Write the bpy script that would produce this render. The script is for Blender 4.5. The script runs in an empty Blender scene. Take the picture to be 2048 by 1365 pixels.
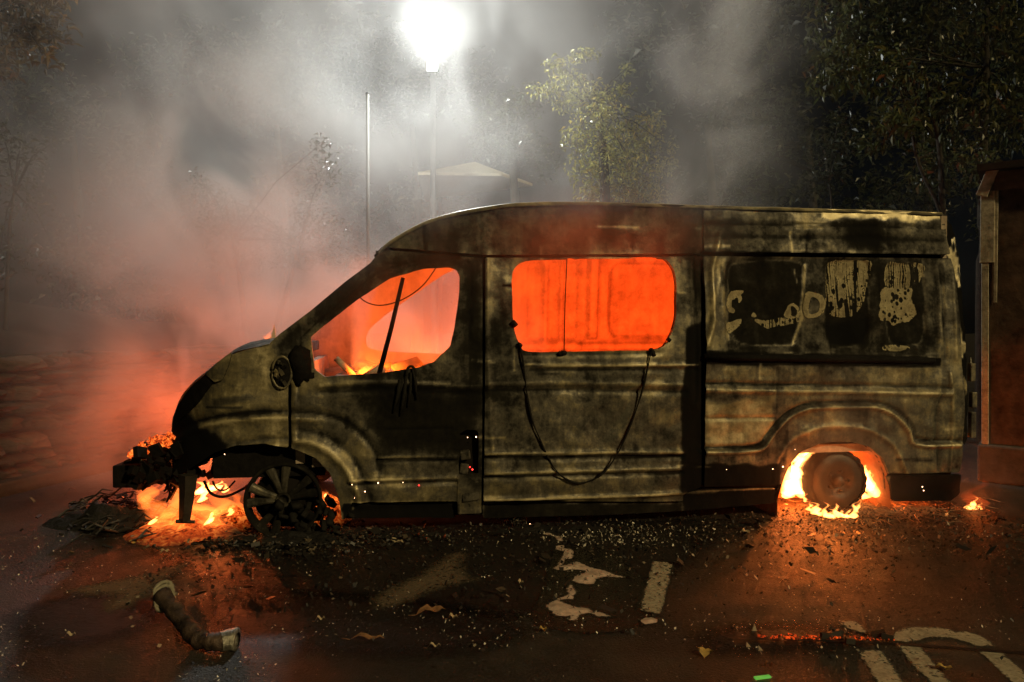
import bpy, math, random
import numpy as np
from mathutils import Vector
R = math.radians
random.seed(7); rng = np.random.default_rng(7)
SC = bpy.context.scene
COL = SC.collection

# ------------------------------------------------------------------ camera
CAM_H, F, PITCH = 1.42, 1479.0, R(-1.24)          # focal length in photograph pixels (2048 wide)
cd = bpy.data.cameras.new('camera'); cam = bpy.data.objects.new('camera', cd); COL.objects.link(cam)
cd.sensor_width = 36.0; cd.sensor_fit = 'HORIZONTAL'; cd.lens = F/2048*36
cd.clip_start = .05; cd.clip_end = 400
cam.location = (0, 0, CAM_H); cam.rotation_euler = (R(90)+PITCH, 0, 0)
SC.camera = cam

# ------------------------------------------------------------------ sky, sun, exposure
SUN_EL, SUN_AZ = R(29), R(138)                     # low warm light from behind the camera, to its right
w = bpy.data.worlds.new('World'); SC.world = w; w.use_nodes = True
wn = w.node_tree; bg = wn.nodes['Background']
sky = wn.nodes.new('ShaderNodeTexSky'); sky.sky_type = 'NISHITA'; sky.sun_disc = False
sky.sun_elevation = SUN_EL; sky.sun_rotation = SUN_AZ
wn.links.new(sky.outputs[0], bg.inputs[0]); bg.inputs[1].default_value = .00035
sd = bpy.data.lights.new('sun', 'SUN'); sun = bpy.data.objects.new('sun', sd); COL.objects.link(sun)
sd.energy = 1.85; sd.angle = R(1.2); sd.color = (1, .78, .38)
dv = Vector((math.sin(SUN_AZ)*math.cos(SUN_EL), math.cos(SUN_AZ)*math.cos(SUN_EL), math.sin(SUN_EL)))
sun.rotation_euler = dv.to_track_quat('Z', 'Y').to_euler()
SC.view_settings.view_transform = 'Standard'; SC.view_settings.look = 'None'
SC.view_settings.exposure = 0; SC.view_settings.gamma = 1; SC.view_settings.use_curve_mapping = False
cy = SC.cycles
cy.use_denoising = True
try: cy.denoiser = 'OPENIMAGEDENOISE'
except Exception: pass
cy.max_bounces = 6; cy.diffuse_bounces = 3; cy.glossy_bounces = 3; cy.volume_bounces = 1
cy.transmission_bounces = 4; cy.transparent_max_bounces = 12
cy.volume_step_rate = .9; cy.volume_max_steps = 256
cy.sample_clamp_indirect = 4.0
cy.use_adaptive_sampling = False

# ------------------------------------------------------------------ pixel -> place
def ray(px, py):
    u = (px-1024)/F; v = (682.5-py)/F
    return np.array([u, math.cos(PITCH)-v*math.sin(PITCH), math.sin(PITCH)+v*math.cos(PITCH)])
def at(px, py, Y):
    d = ray(px, py); t = Y/d[1]; return (d[0]*t, Y, CAM_H+d[2]*t)
def gnd(px, py, z=0.0):
    d = ray(px, py); t = (z-CAM_H)/d[2]; return (d[0]*t, d[1]*t, z)
TH = R(8.8); VO = np.array([-1.525, 4.83, 0.0])    # the van: front axle on its near side, heading
EX = np.array([math.cos(TH), math.sin(TH), 0]); EY = np.array([-math.sin(TH), math.cos(TH), 0])
W = 1.98                                           # width of the van
def dsurf(s, z):
    s = np.asarray(s, float); z = np.asarray(z, float)
    t = .15*np.clip((z-1.05)/1.25, 0, 1.3)**1.8
    n = .24*np.clip((-.22-s)/.45, 0, 1.3)**2
    b = .04*np.clip((.42-z)/.25, 0, 1)**2
    return t+n+b
CL = np.array([0, 0, CAM_H])-VO
CLs, CLy, CLz = CL@EX, CL@EY, CAM_H
def sz(px, py, off=0.0):
    d = ray(px, py); ds, dy, dz = d@EX, d@EY, d[2]
    dep = 0.0
    for _ in range(6):
        t = (dep+off-CLy)/dy; s = CLs+t*ds; z = CLz+t*dz; dep = float(dsurf(s, z))
    return (s, z)
def SZ(pts, off=0.0): return np.array([sz(x, y, off) for x, y in pts])
def van_at(px, py, dep):                           # van-local point on the ray at a given depth into the van
    d = ray(px, py); ds, dy, dz = d@EX, d@EY, d[2]
    t = (dep-CLy)/dy; return (CLs+t*ds, dep, CLz+t*dz)
def vw(p):                                         # van local -> world
    return tuple(VO+EX*p[0]+EY*p[1]+np.array([0, 0, p[2]]))

# ------------------------------------------------------------------ small maths
def vnoise(x, y, seed=0):
    x = np.asarray(x, float); y = np.asarray(y, float)
    xi = np.floor(x).astype(np.int64); yi = np.floor(y).astype(np.int64); fx = x-xi; fy = y-yi
    fx = fx*fx*(3-2*fx); fy = fy*fy*(3-2*fy)
    def h(a, b):
        n = (a*374761393+b*668265263+seed*1442695041) & 0xffffffff
        n = ((n ^ (n >> 13))*1274126177) & 0xffffffff
        return ((n ^ (n >> 16)) & 0xffff)/65535.0
    return (h(xi, yi)*(1-fx)+h(xi+1, yi)*fx)*(1-fy)+(h(xi, yi+1)*(1-fx)+h(xi+1, yi+1)*fx)*fy
def fbm(x, y, seed=0, o=4):
    a, s, t = .5, 0, 0
    for k in range(o):
        c_, s_ = math.cos(.5+.9*k), math.sin(.5+.9*k); f = 2.03**k
        s = s+a*vnoise((x*c_-y*s_)*f, (x*s_+y*c_)*f, seed+k*17); t += a; a *= .5
    return s/t
def sstep(a, b, x):
    t = np.clip((x-a)/(b-a), 0, 1); return t*t*(3-2*t)
def seg_dist(S, Z, poly, closed=False):
    d = np.full(S.shape, 1e9); n = len(poly)
    for i in range(n if closed else n-1):
        a = poly[i]; b = poly[(i+1) % n]; ex, ey = b-a; l = ex*ex+ey*ey+1e-12
        t = np.clip(((S-a[0])*ex+(Z-a[1])*ey)/l, 0, 1)
        d = np.minimum(d, (S-a[0]-t*ex)**2+(Z-a[1]-t*ey)**2)
    return np.sqrt(d)
def poly_sdf(S, Z, poly):
    poly = np.asarray(poly); d = seg_dist(S, Z, poly, True)
    ins = np.zeros(S.shape, bool); n = len(poly); j = n-1
    for i in range(n):
        a, b = poly[i], poly[j]
        c = (a[1] > Z) != (b[1] > Z)
        xx = (b[0]-a[0])*(Z-a[1])/((b[1]-a[1]) if abs(b[1]-a[1]) > 1e-9 else 1e-9)+a[0]
        ins ^= c & (S < xx); j = i
    return np.where(ins, -d, d)
def smooth_closed(p, k=4):
    p = np.asarray(p, float); n = len(p); out = []
    for i in range(n):
        a, b, c, d = p[i-1], p[i], p[(i+1) % n], p[(i+2) % n]
        for t in np.linspace(0, 1, k, endpoint=False):
            out.append(.5*((2*b)+(-a+c)*t+(2*a-5*b+4*c-d)*t*t+(-a+3*b-3*c+d)*t**3))
    return np.array(out)
def smooth_open(p, k=5):
    p = np.asarray(p, float); n = len(p); out = []
    for i in range(n-1):
        a, b, c, d = p[max(i-1, 0)], p[i], p[i+1], p[min(i+2, n-1)]
        for t in np.linspace(0, 1, k, endpoint=False):
            out.append(.5*((2*b)+(-a+c)*t+(2*a-5*b+4*c-d)*t*t+(-a+3*b-3*c+d)*t**3))
    out.append(p[-1]); return np.array(out)

# ------------------------------------------------------------------ materials
MATS = {}
def nodes(name):
    m = bpy.data.materials.new(name); m.use_nodes = True; nt = m.node_tree
    b = nt.nodes.get('Principled BSDF'); MATS[name] = m
    return m, nt, b
def N(nt, t, **kw):
    n = nt.nodes.new(t)
    for k, v in kw.items():
        if k.startswith('i_'): n.inputs[k[2:].replace('_', ' ')].default_value = v
        else: setattr(n, k, v)
    return n
def ramp(nt, src, stops):
    r = nt.nodes.new('ShaderNodeValToRGB'); cr = r.color_ramp
    while len(cr.elements) < len(stops): cr.elements.new(.5)
    for e, (p, c) in zip(cr.elements, stops):
        e.position = p; e.color = (c[0], c[1], c[2], 1) if not isinstance(c, (int, float)) else (c, c, c, 1)
    nt.links.new(src, r.inputs[0]); return r.outputs[0]
def mathn(nt, op, a, b=None, c=None, clamp=False):
    n = nt.nodes.new('ShaderNodeMath'); n.operation = op; n.use_clamp = clamp
    for i, v in enumerate((a, b, c)):
        if v is None: continue
        if isinstance(v, (int, float)): n.inputs[i].default_value = v
        else: nt.links.new(v, n.inputs[i])
    return n.outputs[0]
def mapr_lin(nt, v, a, b):
    n = nt.nodes.new('ShaderNodeMapRange'); nt.links.new(v, n.inputs[0]); n.inputs[1].default_value = a; n.inputs[2].default_value = b; return n.outputs[0]
def simple(name, col, rough=.6, metal=0.0, var=.35, scale=12.0, bump=.0, spec=.4):
    """plain surface with mottled colour and some relief"""
    m, nt, b = nodes(name)
    tc = N(nt, 'ShaderNodeTexCoord'); nz = N(nt, 'ShaderNodeTexNoise', i_Scale=scale, i_Detail=6.0, i_Roughness=.65)
    nt.links.new(tc.outputs['Object'], nz.inputs['Vector'])
    lo = tuple(c*(1-var) for c in col); hi = tuple(min(1, c*(1+var)) for c in col)
    nt.links.new(ramp(nt, nz.outputs[0], [(.3, lo), (.7, hi)]), b.inputs['Base Color'])
    b.inputs['Roughness'].default_value = rough; b.inputs['Metallic'].default_value = metal
    b.inputs['Specular IOR Level'].default_value = spec
    if bump:
        bp = N(nt, 'ShaderNodeBump', i_Strength=bump, i_Distance=.02)
        nt.links.new(nz.outputs[0], bp.inputs['Height']); nt.links.new(bp.outputs[0], b.inputs['Normal'])
    return m
def emit(name, col, strength):
    m, nt, b = nodes(name)
    b.inputs['Base Color'].default_value = (.02, .02, .02, 1)
    b.inputs['Emission Color'].default_value = (*col, 1); b.inputs['Emission Strength'].default_value = strength
    return m

def make_burnt(name, stops, rough_lo=.30, rough_hi=.70, metal=.35):
    """fire-scorched sheet metal; per-vertex 'tone' sets ash, bare metal or char, with some highlights and creases painted in"""
    m, nt, b = nodes(name)
    at_ = N(nt, 'ShaderNodeAttribute', attribute_name='tone')
    tc = N(nt, 'ShaderNodeTexCoord')
    n1 = N(nt, 'ShaderNodeTexNoise', i_Scale=5.0, i_Detail=9.0, i_Roughness=.66, i_Distortion=.15)
    mp = N(nt, 'ShaderNodeMapping'); mp.inputs['Scale'].default_value = (22, 22, 2.2); mp.inputs['Rotation'].default_value = (0, .05, 0)
    n2 = N(nt, 'ShaderNodeTexNoise', i_Scale=1.0, i_Detail=5.0, i_Roughness=.6)
    n3 = N(nt, 'ShaderNodeTexNoise', i_Scale=34.0, i_Detail=5.0, i_Roughness=.7)
    for n in (n1, n3): nt.links.new(tc.outputs['Object'], n.inputs['Vector'])
    nt.links.new(tc.outputs['Object'], mp.inputs[0]); nt.links.new(mp.outputs[0], n2.inputs['Vector'])
    v = mathn(nt, 'MULTIPLY_ADD', n1.outputs[0], 1.0, -.5)
    v2 = mathn(nt, 'MULTIPLY_ADD', n2.outputs[0], .30, -.15)
    v3 = mathn(nt, 'MULTIPLY_ADD', n3.outputs[0], .42, -.21)
    n4 = N(nt, 'ShaderNodeTexNoise', i_Scale=4.5, i_Detail=11.0, i_Roughness=.66, i_Distortion=.15); nt.links.new(tc.outputs['Object'], n4.inputs['Vector'])
    peel = mathn(nt, 'MULTIPLY_ADD', mapr_lin(nt, n4.outputs[0], .47, .55), .13, -.065)     # sharp borders of peeled paint
    v = mathn(nt, 'ADD', mathn(nt, 'ADD', mathn(nt, 'ADD', v, v2), v3), peel)
    inv = mathn(nt, 'SUBTRACT', 1.0, at_.outputs['Fac']); k = mathn(nt, 'MULTIPLY', at_.outputs['Fac'], inv)
    k = mathn(nt, 'MULTIPLY_ADD', k, 3.4, .12); t = mathn(nt, 'MULTIPLY_ADD', v, k, at_.outputs['Fac'])
    nt.links.new(ramp(nt, t, stops), b.inputs['Base Color'])
    rg = ramp(nt, n1.outputs[0], [(.3, rough_lo), (.7, rough_hi)]); bare = mapr_lin(nt, t, .18, .6)
    nt.links.new(mathn(nt, 'ADD', mathn(nt, 'MULTIPLY', rg, bare), mathn(nt, 'MULTIPLY_ADD', bare, -.92, .92)), b.inputs['Roughness'])
    nt.links.new(mathn(nt, 'MULTIPLY', bare, metal), b.inputs['Metallic']); nt.links.new(mathn(nt, 'MULTIPLY_ADD', bare, .42, .14), b.inputs['Specular IOR Level'])
    bp = N(nt, 'ShaderNodeBump', i_Strength=.40, i_Distance=.014)
    hh = mathn(nt, 'MULTIPLY_ADD', n3.outputs[0], .35, n1.outputs[0])
    nt.links.new(hh, bp.inputs['Height']); nt.links.new(bp.outputs[0], b.inputs['Normal'])
    return m
BURNT = make_burnt('burnt_metal', [(.04, (.003, .0026, .002)), (.27, (.013, .011, .007)), (.50, (.070, .060, .039)),
                                    (.70, (.19, .155, .078)), (.95, (.48, .40, .22))])
INNER = make_burnt('scorched_inner_metal', [(.1, (.10, .07, .045)), (.5, (.34, .26, .18)), (.9, (.60, .48, .36))], .6, .9, .1)
RUSTY = make_burnt('heat_rusted_metal', [(.1, (.07, .03, .015)), (.5, (.22, .10, .045)), (.9, (.36, .19, .10))], .6, .9, .1)
CHAR = simple('char', (.006, .005, .004), .85, .0, .5, 20, .5, .12)
SOOTM = simple('sooty_metal', (.035, .03, .022), .5, .4, .5, 14, .3)
DARKLINER = simple('sooty_liner', (.007, .0055, .004), .85, 0, .4, 10, .3, .1)
ALLOY = simple('scorched_alloy', (.055, .046, .026), .5, .3, .45, 14, .2)
STEEL = simple('dull_steel', (.24, .22, .17), .4, .7, .7, 30, .6)
RUBBER = simple('burnt_rubber', (.010, .009, .007), .85, 0, .4, 30, .5, .15)

# ------------------------------------------------------------------ object helpers
def link(name, me, mat=None, parent=None):
    o = bpy.data.objects.new(name, me); COL.objects.link(o)
    if mat is not None and me is not None and len(me.materials) == 0: me.materials.append(mat)
    if parent is not None: o.parent = parent
    return o
def tag(o, label=None, cat=None, group=None, kind=None):
    if label: o['label'] = label
    if cat: o['category'] = cat
    if group: o['group'] = group
    if kind: o['kind'] = kind
    return o
def empty(name, loc=(0, 0, 0), rz=0, label=None, cat=None, group=None):
    o = bpy.data.objects.new(name, None); COL.objects.link(o); o.location = loc; o.rotation_euler = (0, 0, rz)
    o.empty_display_size = .2
    return tag(o, label, cat, group)
class MB:
    """collects vertices and faces; build() links them as ONE mesh object"""
    def __init__(s): s.v = []; s.f = []; s.t = []
    def add(s, vs, fs, tone=None):
        k = len(s.v); s.v += [tuple(map(float, p)) for p in vs]; s.f += [tuple(i+k for i in f) for f in fs]
        s.t += [tone if tone is not None else .5]*len(vs)
    def box(s, c, h, rz=0, tilt=None, tone=None):
        M = None
        if tilt is not None:
            from mathutils import Euler
            M = Euler(tilt).to_matrix()
        vs = []
        for sx in (-1, 1):
            for sy in (-1, 1):
                for sz_ in (-1, 1):
                    p = Vector((sx*h[0], sy*h[1], sz_*h[2]))
                    if M: p = M@p
                    if rz: p = Vector((p.x*math.cos(rz)-p.y*math.sin(rz), p.x*math.sin(rz)+p.y*math.cos(rz), p.z))
                    vs.append((p.x+c[0], p.y+c[1], p.z+c[2]))
        s.add(vs, [(0, 1, 3, 2), (4, 6, 7, 5), (0, 4, 5, 1), (2, 3, 7, 6), (0, 2, 6, 4), (1, 5, 7, 3)], tone)
    def tube(s, pts, r, n=8, cap=True, tone=None):
        pts = [Vector(p) for p in pts]; rs = r if hasattr(r, '__len__') else [r]*len(pts)
        vs = []; fs = []
        up = Vector((0, 0, 1))
        for i, p in enumerate(pts):
            d = (pts[min(i+1, len(pts)-1)]-pts[max(i-1, 0)]).normalized()
            a = d.cross(up)
            if a.length < 1e-3: a = d.cross(Vector((1, 0, 0)))
            a.normalize(); b = a.cross(d)
            for k in range(n):
                q = 2*math.pi*k/n; vs.append(p+(a*math.cos(q)+b*math.sin(q))*rs[i])
        for i in range(len(pts)-1):
            for k in range(n):
                fs.append((i*n+k, i*n+(k+1) % n, (i+1)*n+(k+1) % n, (i+1)*n+k))
        if cap:
            fs.append(tuple(range(n-1, -1, -1))); e = (len(pts)-1)*n; fs.append(tuple(e+k for k in range(n)))
        s.add(vs, fs, tone)
    def build(s, name, mat, parent=None, smooth=True):
        me = bpy.data.meshes.new(name); me.from_pydata(s.v, [], s.f)
        if smooth: me.polygons.foreach_set('use_smooth', [True]*len(me.polygons))
        a = me.attributes.new('tone', 'FLOAT', 'POINT'); a.data.foreach_set('value', np.array(s.t, np.float32))
        me.update(); return link(name, me, mat, parent)
def bevel(o, wd=.01, seg=2, ang=40):
    m = o.modifiers.new('b', 'BEVEL'); m.width = wd; m.segments = seg; m.limit_method = 'ANGLE'; m.angle_limit = R(ang)
    return o

def sheet(name, sdf, bounds, res, depth, mat, parent=None, flange=.03, tone=None, flip=False, xf=None):
    """sheet-metal panel: the region sdf(s,z) < 0 of the van's side, pressed to depth(s,z), edges turned inwards"""
    s0, s1, z0, z1 = bounds
    ns = int((s1-s0)/res)+1; nz = int((z1-z0)/res)+1
    S, Z = np.meshgrid(np.linspace(s0, s1, ns), np.linspace(z0, z1, nz), indexing='ij')
    Fv = sdf(S, Z); Fv = np.where(np.abs(Fv) < 1e-6, -1e-6, Fv)
    ins = Fv < 0
    idx = -np.ones(S.shape, int); idx[ins] = np.arange(ins.sum())
    vs = list(S[ins]); vz = list(Z[ins])
    c = ins[:-1, :-1].astype(int)+ins[1:, :-1]+ins[1:, 1:]+ins[:-1, 1:]
    full = np.argwhere(c == 4)
    faces = [(idx[i, j], idx[i+1, j], idx[i+1, j+1], idx[i, j+1]) for i, j in full]
    cache = {}; bedges = []
    def cross(a, b):
        k = (a, b) if a < b else (b, a)
        if k not in cache:
            fa, fb = Fv[a], Fv[b]; t = fa/(fa-fb); t = min(max(t, .02), .98)
            cache[k] = len(vs); vs.append(S[a]+(S[b]-S[a])*t); vz.append(Z[a]+(Z[b]-Z[a])*t)
        return cache[k]
    for i, j in np.argwhere((c > 0) & (c < 4)):
        cs = [(i, j), (i+1, j), (i+1, j+1), (i, j+1)]; poly = []; cr = []
        for k in range(4):
            a, b = cs[k], cs[(k+1) % 4]
            if ins[a]: poly.append(idx[a])
            if ins[a] != ins[b]:
                q = cross(a, b); poly.append(q); cr.append(q)
        if len(poly) >= 3: faces.append(tuple(poly))
        if len(cr) == 2: bedges.append(tuple(cr))
    vs = np.array(vs); vz = np.array(vz)
    if len(vs) == 0: return None
    y = depth(vs, vz)
    tn = tone(vs, vz) if tone is not None else np.full(len(vs), .5)
    V = [tuple(p) for p in np.stack([vs, y, vz], 1)]; T = list(tn)
    if flange:
        m0, m1 = {}, {}
        for a, b in bedges:
            for q in (a, b):
                if q not in m0:
                    p = V[q]; m0[q] = len(V); V.append(p); T.append(T[q]*.8)
                    m1[q] = len(V); V.append((p[0], p[1]+flange, p[2])); T.append(T[q]*.5)
            faces.append((m0[a], m0[b], m1[b], m1[a]))
    if flip: faces = [f[::-1] for f in faces]
    if xf: V = [xf(p) for p in V]
    me = bpy.data.meshes.new(name); me.from_pydata(V, [], faces)
    me.polygons.foreach_set('use_smooth', [True]*len(me.polygons))
    a = me.attributes.new('tone', 'FLOAT', 'POINT'); a.data.foreach_set('value', np.array(T, np.float32))
    me.update(); return link(name, me, mat, parent)

# ================================================================== SETTING: ground
def ground_mat():
    m, nt, b = nodes('asphalt')
    tc = N(nt, 'ShaderNodeTexCoord')
    n0 = N(nt, 'ShaderNodeTexNoise', i_Scale=.9, i_Detail=7.0, i_Roughness=.65, i_Distortion=.5)
    n1 = N(nt, 'ShaderNodeTexNoise', i_Scale=4.0, i_Detail=8.0, i_Roughness=.7)
    n2 = N(nt, 'ShaderNodeTexNoise', i_Scale=70.0, i_Detail=5.0, i_Roughness=.7)
    vo = N(nt, 'ShaderNodeTexVoronoi', i_Scale=120.0)
    for n in (n0, n1, n2, vo): nt.links.new(tc.outputs['Object'], n.inputs['Vector'])
    t = mathn(nt, 'MULTIPLY_ADD', n1.outputs[0], .55, 0.0); t = mathn(nt, 'MULTIPLY_ADD', n2.outputs[0], .35, t)
    t = mathn(nt, 'MULTIPLY_ADD', n0.outputs[0], .95, t); t = mathn(nt, 'ADD', t, -.43)
    nt.links.new(ramp(nt, t, [(.30, (.006, .005, .0035)), (.50, (.019, .015, .010)), (.64, (.042, .033, .022)), (.82, (.085, .066, .042))]), b.inputs['Base Color'])
    rr = mathn(nt, 'MULTIPLY_ADD', n1.outputs[0], .6, .12); rr = mathn(nt, 'MULTIPLY_ADD', n0.outputs[0], .25, rr)
    nt.links.new(rr, b.inputs['Roughness']); b.inputs['Specular IOR Level'].default_value = .45
    h = mathn(nt, 'MULTIPLY_ADD', vo.outputs['Distance'], .25, n2.outputs[0]); h = mathn(nt, 'MULTIPLY_ADD', n1.outputs[0], 1.6, h)
    bp = N(nt, 'ShaderNodeBump', i_Strength=.9, i_Distance=.016)
    nt.links.new(h, bp.inputs['Height']); nt.links.new(bp.outputs[0], b.inputs['Normal'])
    return m
ASPHALT = ground_mat()
g = MB(); g.add([(-80, -30, 0), (80, -30, 0), (80, 120, 0), (-80, 120, 0)], [(0, 1, 2, 3)])
tag(g.build('ground', ASPHALT), kind='structure')
def paint_mat():
    m, nt, b = nodes('worn_road_paint')
    tc = N(nt, 'ShaderNodeTexCoord')
    n1 = N(nt, 'ShaderNodeTexNoise', i_Scale=28.0, i_Detail=7.0, i_Roughness=.7)
    n2 = N(nt, 'ShaderNodeTexNoise', i_Scale=6.0, i_Detail=5.0)
    for n in (n1, n2): nt.links.new(tc.outputs['Object'], n.inputs['Vector'])
    t = mathn(nt, 'MULTIPLY_ADD', n2.outputs[0], .6, n1.outputs[0])
    nt.links.new(ramp(nt, t, [(.55, (.035, .03, .022)), (.66, (.22, .19, .13)), (.9, (.50, .44, .31))]), b.inputs['Base Color'])
    b.inputs['Roughness'].default_value = .55
    bp = N(nt, 'ShaderNodeBump', i_Strength=.5, i_Distance=.006)
    nt.links.new(n1.outputs[0], bp.inputs['Height']); nt.links.new(bp.outputs[0], b.inputs['Normal'])
    return m

def flat_patch(name, pts, z, mat, th=.003, smooth=0, ragged=.0):
    p = np.array([gnd(x, y)[:2] for x, y in pts])
    if smooth: p = smooth_closed(p, smooth)
    if ragged:
        q = []
        for i in range(len(p)):
            a, b = p[i], p[(i+1) % len(p)]; n = max(1, int(np.linalg.norm(b-a)/.03))
            for k in range(n): q.append(a+(b-a)*k/n+rng.normal(0, ragged, 2))
        p = np.array(q)
    n = len(p); bm = MB()
    vs = [(x, y, z) for x, y in p]+[(x, y, z+th) for x, y in p]
    bm.add(vs, [tuple(range(n, 2*n))]+[(i, (i+1) % n, n+(i+1) % n, n+i) for i in range(n)])
    o = bm.build(name, mat, smooth=False)
    m = o.modifiers.new('t', 'TRIANGULATE'); m.ngon_method = 'CLIP'
    return o
def fade_mat(name, stops, rough, gain=3.0, wear=1.0, woff=-.45):
    m, nt, b = nodes(name); a = N(nt, 'ShaderNodeAttribute', attribute_name='tone'); tc = N(nt, 'ShaderNodeTexCoord')
    n1 = N(nt, 'ShaderNodeTexNoise', i_Scale=16.0, i_Detail=8.0, i_Roughness=.72); n2 = N(nt, 'ShaderNodeTexNoise', i_Scale=60.0, i_Detail=5.0)
    for n in (n1, n2): nt.links.new(tc.outputs['Object'], n.inputs['Vector'])
    nt.links.new(ramp(nt, n1.outputs[0], stops), b.inputs['Base Color']); b.inputs['Roughness'].default_value = rough
    nn = mathn(nt, 'MULTIPLY_ADD', n2.outputs[0], .4, mathn(nt, 'MULTIPLY', n1.outputs[0], .9))
    al = mathn(nt, 'SUBTRACT', mathn(nt, 'MULTIPLY_ADD', a.outputs['Fac'], 1.3, -.30), mathn(nt, 'MULTIPLY_ADD', nn, wear, woff))
    al = mathn(nt, 'MULTIPLY', al, gain, None, True)
    nt.links.new(al, b.inputs['Alpha'])
    bp = N(nt, 'ShaderNodeBump', i_Strength=.6, i_Distance=.01); nt.links.new(nn, bp.inputs['Height']); nt.links.new(bp.outputs[0], b.inputs['Normal'])
    return m
def soft_patch(name, pts, z, mat, fade=.04, res=.012, smooth=3, px=True, top=0.0):
    p = np.array([gnd(x, y)[:2] for x, y in pts]); p = smooth_closed(p, smooth) if smooth else p
    lo = p.min(0)-fade*1.1; hi = p.max(0)+fade*1.1
    return sheet(name, lambda S, Z: poly_sdf(S, Z, p)-fade, (lo[0], hi[0], lo[1], hi[1]), res, lambda x, y: np.full(np.shape(x), z)+top*sstep(0, -.05, poly_sdf(x, y, p)), mat, None, 0,
                 lambda x, y: sstep(fade, -fade*.5, poly_sdf(x, y, p)), xf=lambda q: (q[0], q[2], q[1]))
cq = lambda L: [(1440+.297*x, 1200+.297*y) for x, y in L]
PAINT = fade_mat('worn_road_paint', [(.3, (.12, .10, .065)), (.65, (.56, .49, .34))], .6, 2.2, 2.9, -1.42)
tag(soft_patch('parking_line', [(1308, 1124), (1346, 1128), (1320, 1230), (1281, 1222)], .004, PAINT, .035, .008, 0), kind='structure')
for pts in (cq([(1160, 265), (1180, 230), (1240, 200), (1320, 190), (1450, 192), (1550, 205), (1590, 226), (1650, 216), (1730, 240), (1800, 275), (1840, 318),
               (1720, 316), (1660, 288), (1560, 262), (1440, 254), (1370, 262), (1335, 286), (1240, 290), (1165, 280)]),
            cq([(1190, 310), (1330, 310), (1400, 390), (1540, 556), (1640, 680), (1500, 680), (1420, 556), (1330, 470), (1240, 370)]),
            cq([(1740, 342), (1880, 350), (1960, 420), (2060, 500), (2240, 660), (2080, 660), (1960, 556), (1890, 490), (1810, 410)]),
            cq([(945, 375), (975, 345), (1080, 350), (1150, 440), (1225, 556), (1300, 680), (1130, 680), (1060, 556), (1000, 450)]),
            cq([(800, 160), (830, 150), (900, 148), (950, 170), (990, 238), (930, 216), (850, 192)])):
    tag(soft_patch('painted_letter', pts, .004, PAINT, .03, .008, 0), kind='structure')
# sealed joint in the tarmac that the embers lie along
jm = simple('bitumen_joint', (.008, .007, .006), .5, 0, .4, 20, .4)
tag(flat_patch('tarmac_joint', [(1455, 1278), (1640, 1282), (1800, 1290), (2060, 1308), (2060, 1313), (1800, 1294), (1640, 1286), (1455, 1281)], .006, jm, .002), kind='structure')

# ================================================================== SETTING: left stone wall with kerb
def stone_mat():
    m, nt, b = nodes('rough_stone')
    tc = N(nt, 'ShaderNodeTexCoord'); oi = N(nt, 'ShaderNodeObjectInfo')
    n1 = N(nt, 'ShaderNodeTexNoise', i_Scale=10.0, i_Detail=8.0, i_Roughness=.7); nt.links.new(tc.outputs['Object'], n1.inputs['Vector'])
    t = mathn(nt, 'MULTIPLY_ADD', oi.outputs['Random'], .35, n1.outputs[0])
    nt.links.new(ramp(nt, t, [(.35, (.02, .013, .009)), (.75, (.065, .045, .03)), (1, (.11, .08, .055))]), b.inputs['Base Color'])
    b.inputs['Roughness'].default_value = .9; b.inputs['Specular IOR Level'].default_value = .1
    bp = N(nt, 'ShaderNodeBump', i_Strength=.9, i_Distance=.04); nt.links.new(n1.outputs[0], bp.inputs['Height']); nt.links.new(bp.outputs[0], b.inputs['Normal'])
    return m
STONE = stone_mat()
EARTH = simple('dark_earth', (.018, .013, .009), .95, 0, .5, 8, .6, .05)
WA, WB = np.array([-5.1, 4.6]), np.array([-3.35, 11.2])
wd = (WB-WA)/np.linalg.norm(WB-WA); wnrm = np.array([wd[1], -wd[0]]); WL = np.linalg.norm(WB-WA)
wang = math.atan2(wd[1], wd[0])
wall = empty('stone_wall', (WA[0], WA[1], 0), wang, 'low rubble stone retaining wall glowing orange beside the van front', 'stone wall')
bm = MB(); bm.box((WL/2, .34, .53), (WL/2, .28, .53)); bm.build('wall_core', EARTH, wall, False)
def stone_mesh(seed):
    r = random.Random(seed); bm = MB()
    n = 7
    vs = []; fs = []
    for i in range(n):
        for j in range(n):
            x = i/(n-1)*2-1; z = j/(n-1)*2-1
            e = max(abs(x), abs(z)); rr = 1-r.uniform(.02, .3)*(abs(x)*abs(z))**2
            y = -.5*(1-e**9)*(1+.9*(r.random()-.5))
            vs.append((x*.5*rr*(1+r.uniform(-.05, .05)), y*.35, z*.5*rr*(1+r.uniform(-.07, .07))))
    for i in range(n-1):
        for j in range(n-1):
            fs.append((i*n+j, (i+1)*n+j, (i+1)*n+j+1, i*n+j+1))
    bm.add(vs, fs); me = bpy.data.meshes.new('stone'); me.from_pydata(bm.v, [], bm.f)
    me.polygons.foreach_set('use_smooth', [True]*len(me.polygons)); me.materials.append(STONE); return me
stones = [stone_mesh(k) for k in range(9)]
z = .03; row = 0
while z < 1.02:
    h = random.uniform(.09, .20); x = random.uniform(-.1, 0)
    while x < WL:
        l = random.uniform(.12, .42)
        o = bpy.data.objects.new('stone', random.choice(stones)); COL.objects.link(o); o.parent = wall
        o.location = (x+l/2, .045+random.uniform(-.03, .02), z+h/2); o.scale = (l*.95, .7+random.random()*.9, h*random.uniform(.8, 1.0))
        o.rotation_euler = (random.uniform(-.1, .1), random.uniform(-.10, .10), random.uniform(-.12, .12))
        x += l
    z += h; row += 1
kb = MB()
kb.box((WL/2, -.42, .05), (WL/2+1, .075, .065))
tag(kb.build('kerb', simple('kerb_stone', (.022, .018, .014), .9, 0, .35, 15, .4, .1)), kind='structure')
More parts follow.
